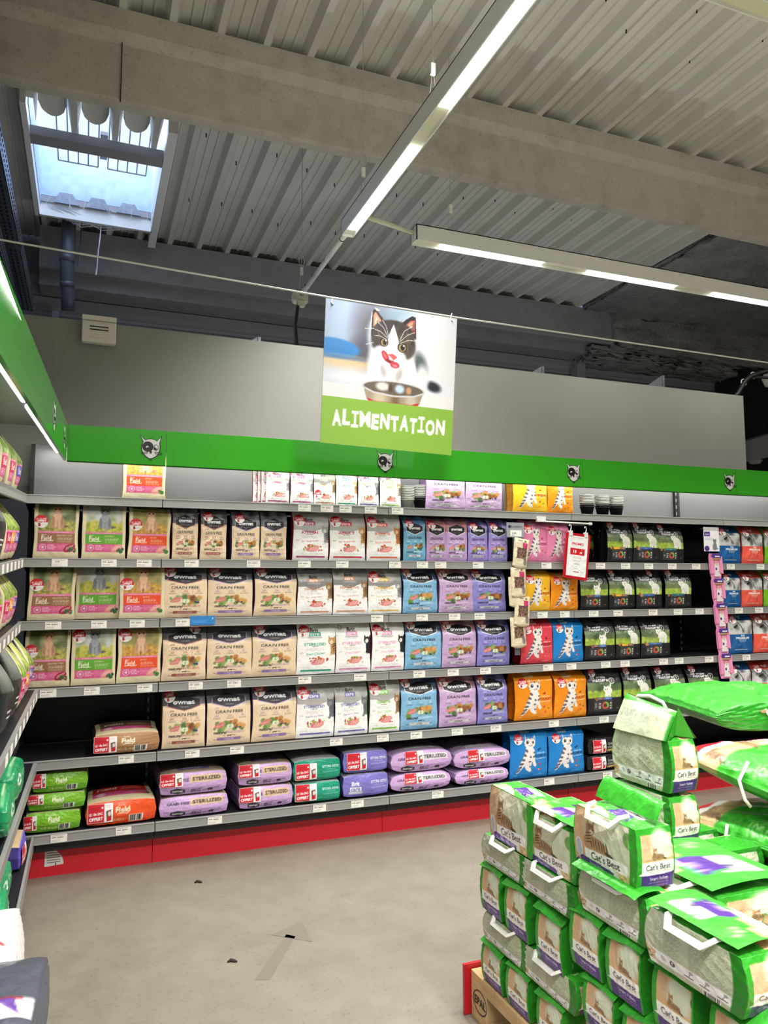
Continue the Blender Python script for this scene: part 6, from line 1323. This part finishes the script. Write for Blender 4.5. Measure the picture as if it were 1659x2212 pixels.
# green nappy-like packs, purple-ended bag, white and dark sacks low on the left
gp = Art(40, 40, (34, 150, 96), 1., 91); gp.ell(.3, .6, .12, .16, (226, 240, 226)); gp.ell(.3, .6, .06, .08, (34, 150, 96)); gp.ell(.7, .3, .08, .12, (90, 90, 160)); gp.text('Bio', .6, .7, .12, (210, 236, 214)); gp.line([(.05, .1), (.95, .12)], .03, (190, 226, 170)); gp = gp.out()
def green_pack(x, y, z, rz, s, label, i, rx=0):
    f = pillow(.30, .22, .15, 300+i, .55, .014)
    def fn(P):
        q = f(P); q[:, 0] += .02*np.sin(P[:, 1]*4+i)*np.abs(P[:, 0])**3; return q
    c = dict(front=gp, top=gp, left=gp, right=gp, bottom=gp, back=gp)
    e = link('pouch_pack', lattice_box(40, 40, 40, fn, c, 'pouch_pack', 'gloss_print'), None, (x, y, z)); e.rotation_euler = (rx, 0, rz); e.scale = (s, s, s); return tag(e, label, 'pack', 'green packs on the left wall shelving')
green_pack(-.585, -.56, .545, 1.52, 1.0, 'upper green pack with white leaf mark on the fifth left shelf', 1, .0); green_pack(-.585, -.92, .525, 1.60, 1.0, 'green pack nearer the camera on the fifth left shelf', 2); green_pack(-.60, -.80, .224, 1.5, .95, 'green pack on the lowest left shelf near the purple-ended bag', 3); green_pack(-.575, -1.10, .224, 1.62, .95, 'green pack on the lowest left shelf above the white sack', 4)
ev = Art(LX, LZ, (96, 84, 190), 2.4, 92); ev.text('Field', .3, .6, .2, (220, 216, 240), bold=.03); ev = ev.out()
e = empty('dog_food_bag', (-.575, -.34, .2245), PI/2); link('bag_body', lying_bag(ev, flat(LX, LY, (206, 176, 134)), (70, 56, 140), .26, .34, .11, 77, 'matt_print', .14), e); link('promo_sticker', front_label(.26, .11, PROMO, -.9, -.2, .2, .85), e); tag(e, 'purple-ended tan bag lying on the lowest left shelf', 'bag')
wsk = Art(60, 40, (232, 230, 226), 1.6, 93); wsk.text('10 KG', .7, .6, .14, (60, 60, 60)); wsk.line([(.2, .1), (.9, .9)], .03, (186, 40, 50)); wsk.rect(.1, .2, .3, .4, (100, 70, 150)); wsk = wsk.out()
def sack(nm, w, L, t, cols, mats, seed, wr, edge=.5):
    f = pillow(w, L, t, seed, edge, wr); nx, ny, nz = 60, 40, 20; g = lambda a, c: flat(a, c, cols); tp = mats if mats is not None else g(nx, ny)
    return lattice_box(nx, ny, nz, f, dict(front=g(nx, nz), back=g(nx, nz), left=g(ny, nz), right=g(ny, nz), top=tp, bottom=g(nx, ny)), nm, 'gloss_print')
o = link('litter_sack', sack('litter_sack', .46, .30, .17, (228, 226, 222), wsk, 401, .016), None, (-.50, -1.42, .226)); o.rotation_euler = (math.radians(-6), 0, PI/2+.05); tag(o, 'white sack with red line lying out over the lowest left shelf edge', 'sack')
dsk = Art(60, 40, (74, 80, 92), 1.6, 94); dsk.rect(.30, 0, .46, 1, (226, 226, 224)); dsk.line([(.45, .1), (.45, .9)], .03, (176, 40, 46)); dsk.text('Q', .38, .4, .1, (50, 50, 60)); dsk.poly([(.31, .1), (.45, .16), (.45, .3)], (100, 66, 150)); dsk = dsk.out()
o = link('litter_sack', sack('litter_sack', .60, .30, .17, (70, 76, 88), dsk, 402, .016), None, (-.425, -1.86, .226)); o.rotation_euler = (math.radians(-4), 0, PI/2-.04); tag(o, 'slate grey sack with white stripe at the lower left photo edge', 'sack')
# ------------------------------------------------------------------ pallets of cat litter in the foreground
def pallet(loc, L, Wd, label, stamp):
    e = empty('pallet', loc)
    for z, h in ((.122, .022),):
        for k in range(5): MB().use('wood').box(0, L, k*(Wd-.145)/4, k*(Wd-.145)/4+.145, z, z+h).build('deck_board', e, bevel=.002)
    for y in (0, Wd/2-.05, Wd-.1): MB().use('wood').box(0, L, y, y+.1, 0, .022).build('bottom_board', e, bevel=.002)
    for x in (0, L/2-.05, L-.1): MB().use('wood').box(x, x+.1, 0, Wd, .10, .122).build('stringer_board', e, bevel=.002)
    for x in (0, L/2-.05, L-.1):
        for y in (0, Wd/2-.05, Wd-.1):
            bl_ = MB().use('wood').box(x, x+.1, y, y+.1, .022, .10).build('block', e, bevel=.002)
            if stamp and x == 0 and y > Wd-.2:
                cx, cz = Wd-.06, .066; b = MB().use('logo_black'); n = 28; ring = []
                ou = el(cx, cz, .046, .036, n); inn = el(cx, cz, .042, .032, n)
                b.add([(-.001, u, v) for u, v in ou]+[(-.001, u, v) for u, v in inn], [(i, (i+1) % n, n+(i+1) % n, n+i) for i in range(n)])
                cu = bpy.data.curves.new('stamp_text', 'FONT'); cu.body = 'EPAL'; cu.size = .034; cu.align_x = 'CENTER'; cu.align_y = 'CENTER'; cu.extrude = .0004; cu.offset = .0006
                to = bpy.data.objects.new('stamp', cu); COL.objects.link(to); dg = bpy.context.evaluated_depsgraph_get(); tm = bpy.data.meshes.new_from_object(to.evaluated_get(dg)); bpy.data.objects.remove(to)
                vs = [(-.0012-v.co.z, cx-v.co.x, cz+v.co.y) for v in tm.vertices]; b.add(vs, [tuple(p.vertices) for p in tm.polygons]); b.build('stamp', bl_)
    return tag(e, label, 'pallet', 'wooden pallets under the litter bags')
X0 = .872
pallet((X0-.007, -2.44, 0), 1.2, .74, 'wooden pallet with the round stamp under the litter bags', True)
tag(MB().use('red_plastic').box(X0-.03, 2.05, -1.695, -1.683, 0.001, .158).build('pallet_board', bevel=.002), 'thin red board standing against the far end of the pallet', 'board')
for z, lb in ((0, 'lower pallet of the nearer litter pile'), (.146, 'upper pallet of the nearer litter pile')): pallet((X0-.004, -3.40, z), 1.2, .92, lb, False)
F_, E_, B_, T_, G_ = lit_front(), lit_end(), lit_back(), lit_top(), lit_side()
SIDE = flat(CX, CY, (32, 112, 28))
def litter_mesh(seed, L, D, H, kind, squash=0., topw=.97, lean=0.):
    r = np.random.default_rng(seed); wf = wrinkles(r, 8); wg = wrinkles(r, 6); wh = wrinkles(r, 6)
    def fn(P):
        x, y, z = P.T; k = (z+1)/2
        bul = 1+.05*np.sin(PI*k)*(1-.0*y)+squash*.06*np.sin(PI*k)
        X = L/2*x*bul*(1-(1-topw)*k**3); Y = D/2*y*(1+.07*np.sin(PI*k)*(1-np.abs(x)**3))*(1-.10*k**4)
        Z = H*k
        top = np.clip((z-.9)*10, 0, 1)
        Z = Z+top*(.018*wf(x*1.6, y*1.2)+.010*(1-x**2)*(1-y**2)-.006)
        a = .0045*wg(x*1.8, z*1.8); Y = Y+np.sign(y)*a*(np.abs(y) > .9); X = X+np.sign(x)*.0045*wh(y*1.5, z*1.5)*(np.abs(x) > .9)
        return np.stack([X, Y, Z+lean*0], -1)
    return lattice_box(CX, CY, CZ, fn, dict(front=G_ if kind == 'end' else F_, back=B_, left=E_, right=E_, top=flat(CX, CY, (50, 150, 40)) if kind == 'end' else T_, bottom=SIDE), 'bag_body', 'gloss_print')
LM = {}
LL, LD, LH = .238, .112, .150
def body(seed, kind):
    if (seed, kind) not in LM: LM[seed, kind] = litter_mesh(seed, LL, LD, LH, kind, squash=1.6 if kind == 'back' else .4)
    return LM[seed, kind]
mat('flap_green', (50, 152, 40), .35, bump=.25, bscale=30, var=.12, vscale=14); mat('handle_white', (236, 236, 230), .4); mat('flap_pale', (206, 216, 176), .4, bump=.2, bscale=30)
FLAPM = {}
def flap(kind, seed):
    """folded bag top: kind 'edge' = crumpled ridge along the long axis, 'sheet' = flat flap laid over, 'ears' = stand-up ridge"""
    if (kind, seed) in FLAPM: return FLAPM[kind, seed]
    r = np.random.default_rng(seed); n, m = 9, 30; U, V = np.meshgrid(np.linspace(-1, 1, m), np.linspace(0, 1, n)); w = wrinkles(r, 6)
    if kind == 'edge':      # lip sticking out over the back edge
        X = LL/2*1.03*U; Y = -LD/2*.2+LD*.85*V; Z = LH+.010+.010*np.sin(V*3)+.014*w(U*2, V*2)-.022*np.clip(V-.6, 0, 1)
    elif kind == 'sheet':
        X = LL/2*.99*U; Y = -LD*.52+LD*1.02*V; Z = LH+.016+.006*w(U*1.5, V)+.010*np.sin(V*PI)
    elif kind == 'ear':      # crumpled folded end poking out over the short side
        X = -LL/2*(1.07+.03*np.sin(seed*2.1+U*1.3))+LL*.42*V; Y = LD*.535*U*(1-.06*V); Z = LH-.004+.026*np.clip(V*2.0, 0, 1)-.010*(1-V)**3+.010*w(U*1.2, V*1.5)+.005*np.sin(U*2.2+seed)-.016*np.clip(V-.6, 0, 1)
    else:
        X = LL/2*(1-.05*V)*U; Y = LD*.12+LD*.36*V+.010*w(U*2, V); Z = LH+.006+.040*np.sin(V*PI*.62)+.006*w(U*3, V*2)+.016*(1-U)*V*.5
    P = np.stack([X, Y, Z], -1)
    c = (T_ if kind == 'sheet' else None)
    if c is not None: cc_ = c[(V*(c.shape[0]-1)).astype(int), ((U+1)/2*(c.shape[1]-1)).astype(int)].reshape(-1, 3)
    else:
        cc_ = np.tile(lin((50, 150, 40)).astype(np.float32), (P.size//3, 1)); cc_ *= (1+.12*r.normal(size=(len(cc_), 1))).astype(np.float32).clip(.7, 1.3)
    me = npmesh('top_flap', P, grid_quads(n, m), cc_, 'gloss_print'); FLAPM[kind, seed] = me; return me
def handle(side=1, drop=.0, name='carry_handle'):
    b = MB().use('handle_white'); y = side*LD*.5; z = LH+.004
    return b.tube([(-.066, y*.50, z+.004), (-.062, y*.95, z), (-.046, y*1.24, z-.022), (.046, y*1.24, z-.022), (.062, y*.95, z), (.066, y*.50, z+.004)], [.006, .008, .009, .009, .008, .006], 4)
HM = {}
def handle_obj(side, e):
    if side in HM: o = bpy.data.objects.new('carry_handle', HM[side]); COL.objects.link(o)
    else: o = handle(side).build('carry_handle', fix=True); HM[side] = o.data
    o.parent = e; return o
nb = [0]
def litter(x, y, z, face, label, h=LH, sy=1., sx=1., fl='auto', hnd=None, rz=0., rx=0., ry=0.):
    """face: what looks to -x: 'front', 'back' (long side along y) or 'end' (short side towards -x). x, y = middle of the base."""
    fl = ('ear' if face == 'end' else 'edge') if fl == 'auto' else fl
    nb[0] += 1; a = {'front': -PI/2, 'back': PI/2, 'end': 0.}[face]
    e = empty('cat_litter_bag', (x, y, z), a+rz); e.rotation_euler[0] = rx; e.rotation_euler[1] = ry; e.scale = (sx, sy, h/LH)
    link('bag_body', body(nb[0] % 3, face), e)
    if fl: link('top_flap', flap(fl, nb[0] % 4), e)
    if hnd: handle_obj(hnd, e)
    return tag(e, label, 'cat litter bag', 'purple-label cat litter bags stacked on the pallets')
def lx(d=LD): return X0+d/2
# ---- far pile, front row (layers from the pallet upwards)
R1 = [-1.830, -1.985, -2.150]
for i, y in enumerate((-1.832, -1.985, -2.155)): litter(X0+LL/2, y, .147, 'end', 'end-on litter bag, lowest layer of the far pile, %s' % ('far corner', 'second from the corner', 'nearest the other pile')[i], h=.128, sy=1.12)
for i, y in enumerate((-1.905, -2.145)): litter(lx(), y, .276, 'back', 'text-panel litter bag, second layer of the far pile, %s' % ('far end', 'near end')[i], h=.086, hnd=1, fl=None)
for i, y in enumerate((-1.832, -1.985, -2.158)): litter(X0+LL/2, y, .364-(.0 if i < 2 else .012), 'end', 'end-on litter bag, third layer of the far pile, %s' % ('far corner', 'middle', 'beside the gap between piles')[i], h=.150, sy=1.12)
for i, y in enumerate((-1.905, -2.145)): litter(lx(), y, .517, 'back', 'text-panel litter bag, fourth layer of the far pile, %s' % ('far end', 'near end')[i], h=.088, hnd=1, fl=None)
litter(lx()+.004, -1.945, .606, 'front', 'topmost litter bag at the far end of the pile, green top', h=.166, fl=None)
litter(lx()+.010, -2.150, .606, 'front', 'top litter bag with folded flap and white handle, second at the far end', h=.138, fl='sheet', hnd=-1)
# ---- far pile, rows behind
for j, xx in enumerate((X0+LL+.125, X0+LL*2+.13)):
    for k, (z, h) in enumerate(((.147, .128), (.276, .088), (.366, .150), (.517, .090))):
        for i, y in enumerate((-1.832, -1.985, -2.158)):
            if k < 2: continue
            litter(xx, y, z, 'end', 'inner litter bag, %s row of the far pile, %s layer, %s one' % (('second', 'third')[j], ('first', 'second', 'third', 'fourth')[k], ('far', 'middle', 'near')[i]), h=h, fl=None, sy=1.12)
litter(1.165, -1.90, .608, 'front', 'litter bag lying low behind the farthest top bag', h=.075, fl=None)
# ---- near pile
for i, y in enumerate((-2.375, -2.53, -2.69, -2.86)): litter(X0+LL/2, y, .294, 'end', 'end-on litter bag, lower layer of the near pile, %s' % ('beside the gap', 'second from the gap', 'third from the gap', 'fourth from the gap')[i], h=.120, sy=1.12)
for i, y in enumerate((-2.325, -2.475, -2.640, -2.81)): litter(X0+LL/2, y, .416, 'end', 'end-on litter bag, middle layer of the near pile, %s' % ('beside the gap', 'second from the gap', 'below the large flap bag', 'cut by the photo corner')[i], h=.150, sy=1.14)
litter(lx(), -2.432, .569, 'back', 'litter bag with white handle under the large cat bag', h=.112, hnd=1, fl='edge')
litter(lx()+.002, -2.405, .686, 'front', 'large litter bag with cat portrait and folded green top', h=.145, fl='ears', hnd=-1)
litter(lx()-.012, -2.722, .569, 'back', 'nearest litter bag with text panel and green flap on top', h=.118, sx=1.08, sy=1.2, hnd=1, fl='sheet')
litter(1.135, -2.47, .569, 'front', 'flat litter bag with wide green top behind the large cat bag', h=.120, sx=1.28, sy=2.15, fl='sheet', hnd=-1)
litter(1.15, -2.80, .569, 'front', 'litter bag behind the nearest flap bag', h=.10, fl=None)
for i, (y, lb) in enumerate(((-2.45, 'far'), (-2.70, 'near'))): litter(1.24, y, .416, 'front', 'inner litter bag in the second row of the near pile, %s one' % lb, h=.150, fl=None)
# ---- column behind, carrying the bag with the standing top
for i, (z, h, lb) in enumerate(((.28, .16, 'lowest visible litter bag of the back column'), (.445, .155, 'middle litter bag of the back column'), (.605, .155, 'litter bag right below the one with the standing handle'))): litter(1.372, -2.015, z, 'back', lb, h=h, fl=None)
litter(1.372, -2.015, .765, 'back', 'topmost litter bag with standing top and white handle loop', h=.165, fl=None, rz=.04)
# its standing top: two leaning panels with a handle loop
e = THINGS[-1]
n_, m_ = 16, 40; U, V = np.meshgrid(np.linspace(-1, 1, m_), np.linspace(0, 1, n_)); wf_ = wrinkles(np.random.default_rng(8), 6)
for nm_, sg in (('back', 1), ('front', -1)):
    X = LL/2*(1.02-.06*V)*U; Y = sg*(LD/2*1.06*(1-V)**.75*(1-.25*np.abs(U)**4*V)+.003)+.010*wf_(U*2, V*2)*(1-V); Z = LH*(.95+.60*V+.10*np.sin(PI*V)*(1-U*U))+.012*(U)*V
    g_ = B_[(CZ*.42+V*CZ*.5).astype(int), ((1-U*.86)/2*(CX-1)).astype(int)] if sg > 0 else np.broadcast_to(lin((48, 148, 38)).astype(np.float32), X.shape+(3,))
    g_ = np.where((V > .86)[..., None], lin((66, 150, 50)).astype(np.float32), g_)
    link('standing_top', npmesh('standing_top', np.stack([X, Y, Z], -1), grid_quads(n_, m_, flip=sg > 0), g_.reshape(-1, 3), 'gloss_print'), e)
for sx_ in (-1, 1):
    gs = MB().use('flap_green'); gs.add([(sx_*LL/2*1.01, LD/2, LH*.95), (sx_*LL/2*.965, 0, LH*1.55), (sx_*LL/2*1.01, -LD/2, LH*.95), (sx_*LL/2*.80, 0, LH*1.0)], [(0, 1, 3), (1, 2, 3)])
    gs.build('side_gusset', e, fix=True)
MB().use('handle_white').tube([(.085, 0, LH*1.44), (.06, 0, LH*1.62), (.0, 0.004, LH*1.66), (-.05, 0, LH*1.58), (-.07, 0, LH*1.42)], .0055, 8).build('carry_handle', e, smooth=True)
# ------------------------------------------------------------------ big green sacks at the right
def big_sack(loc, rot, label, w, L, t, art, seed, rope=None, group='large green litter sacks'):
    f = pillow(w, L, t, seed, .62, .03); nx, ny, nz = 96, 64, 26
    c = dict(front=flat(nx, nz, (44, 142, 36)), back=flat(nx, nz, (44, 142, 36)), left=flat(ny, nz, (38, 126, 32)), right=flat(ny, nz, (38, 126, 32)), top=art, bottom=flat(nx, ny, (38, 126, 32)))
    e = empty('litter_sack', loc); e.rotation_euler = rot
    link('sack_body', lattice_box(nx, ny, nz, f, c, 'sack_body', 'gloss_print'), e)
    if rope: MB().use('rope').tube(rope, .006, 8).build('rope_handle', e, smooth=True)
    return tag(e, label, 'litter sack', group)
SK_R, SK_G = sack_top(True), sack_top(False)
def long_sack(loc, rx, rz, label, art, seed, rope=None, w=.43, L=.68, t=.112, group='large green litter sacks'):
    nx, ny, nz = 56, 96, 24; f = pillow(w, L, t, seed, .66, .030, 1)
    tp = art[:, ::-1].transpose(1, 0, 2); tp = tp[:, (np.arange(nx)*(tp.shape[1]-1)//(nx-1))]
    lf = np.repeat(art[20:21], nz, 0); rg = np.repeat(art[40:41, ::-1], nz, 0)
    gg = lambda a, c: flat(a, c, (44, 142, 36))
    e = empty('litter_sack', loc); e.rotation_euler = (rx, 0, rz)
    link('sack_body', lattice_box(nx, ny, nz, f, dict(front=gg(nx, nz), back=gg(nx, nz), left=lf, right=rg, top=tp, bottom=gg(nx, ny)), 'sack_body', 'gloss_print'), e)
    b = MB().use('flap_green'); b.prism([(-w*.46, t*.50), (w*.46, t*.56), (w*.47, t*.66), (w*.2, t*.60), (-.02, t*.70), (-w*.25, t*.58), (-w*.46, t*.62)], lambda u, v, d: (u, -.020+d+.01*math.sin(u*20), v), .03); b.build('end_seam', e, fix=True)
    if rope: MB().use('rope').tube(rope, .0055, 8).build('rope_handle', e, smooth=True)
    return tag(e, label, 'litter sack', group)
pallet((1.59, -2.66, 0), 1.2, 1.0, 'wooden pallet under the large green sacks', False)
for k in range(3): long_sack((1.815, -2.52, .146+k*.130), 0, .02*(k-1), 'hidden large green sack low in the pile, %s of three' % ('lowest', 'middle', 'highest')[k], SK_R, 520+k)
long_sack((1.815, -2.52, .536), 0, -.015, 'large green sack with cat picture end below the sloping red-ended one', SK_R, 504, [(-.215, .44, .09), (-.235, .43, .05), (-.232, .42, .0), (-.228, .41, -.03)], t=.118)
long_sack((1.815, -2.54, .672), math.radians(7), .015, 'sloping large green sack with red and white far end', SK_R, 502, [(-.19, .40, .12), (-.235, .39, .07), (-.24, .36, .02), (-.225, .35, .0)], t=.122)
for k in range(4): long_sack((2.27, -2.56+.03*(k % 2), .146+k*.130), 0, .015*(k-1), 'large green sack in the right-hand column, %s' % ('lowest', 'second from below', 'third from below', 'fourth from below')[k], SK_G, 530+k)
long_sack((2.27, -2.62, .668), math.radians(4), -.06, 'crumpled green sack right of the sloping one', SK_G, 503, t=.13)
big_sack((2.05, -1.93, .862), (math.radians(2), math.radians(1), math.radians(-7)), 'topmost large green sack with rope handle and torn seam', .60, .50, .118, SK_G, 501, [(-.10, -.012, .085), (-.085, -.035, .05), (-.04, -.05, .018), (.02, -.05, .012), (.06, -.02, .04)])
MB().use('card_brown').prism([(-.16, .082), (-.05, .092), (.0, .080), (.06, .088), (.05, .070), (-.02, .072), (-.15, .074)], lambda u, v, d: (u*.8, -.020+d, v), .003).build('torn_seam', THINGS[-1], fix=True)
# ------------------------------------------------------------------ make every label single out one thing
seen = {}
for o in THINGS: seen.setdefault(o['label'], []).append(o)
for lab, os_ in seen.items():
    if len(os_) == 1 or os_[0]['category'] == 'cup' and 'inner' in lab: continue
    os_.sort(key=lambda o: (o.location.x, o.location.y))
    n = len(os_); names = ['left', 'right'] if n == 2 else ['leftmost', 'second from left', 'third from left', 'fourth from left', 'fifth from left', 'sixth from left'][:n-1]+['rightmost']
    for o, nm in zip(os_, names): o['label'] = '%s, %s of %d' % (lab, nm, n) if n > 2 else '%s, %s one' % (lab, nm)
bpy.context.view_layer.update()
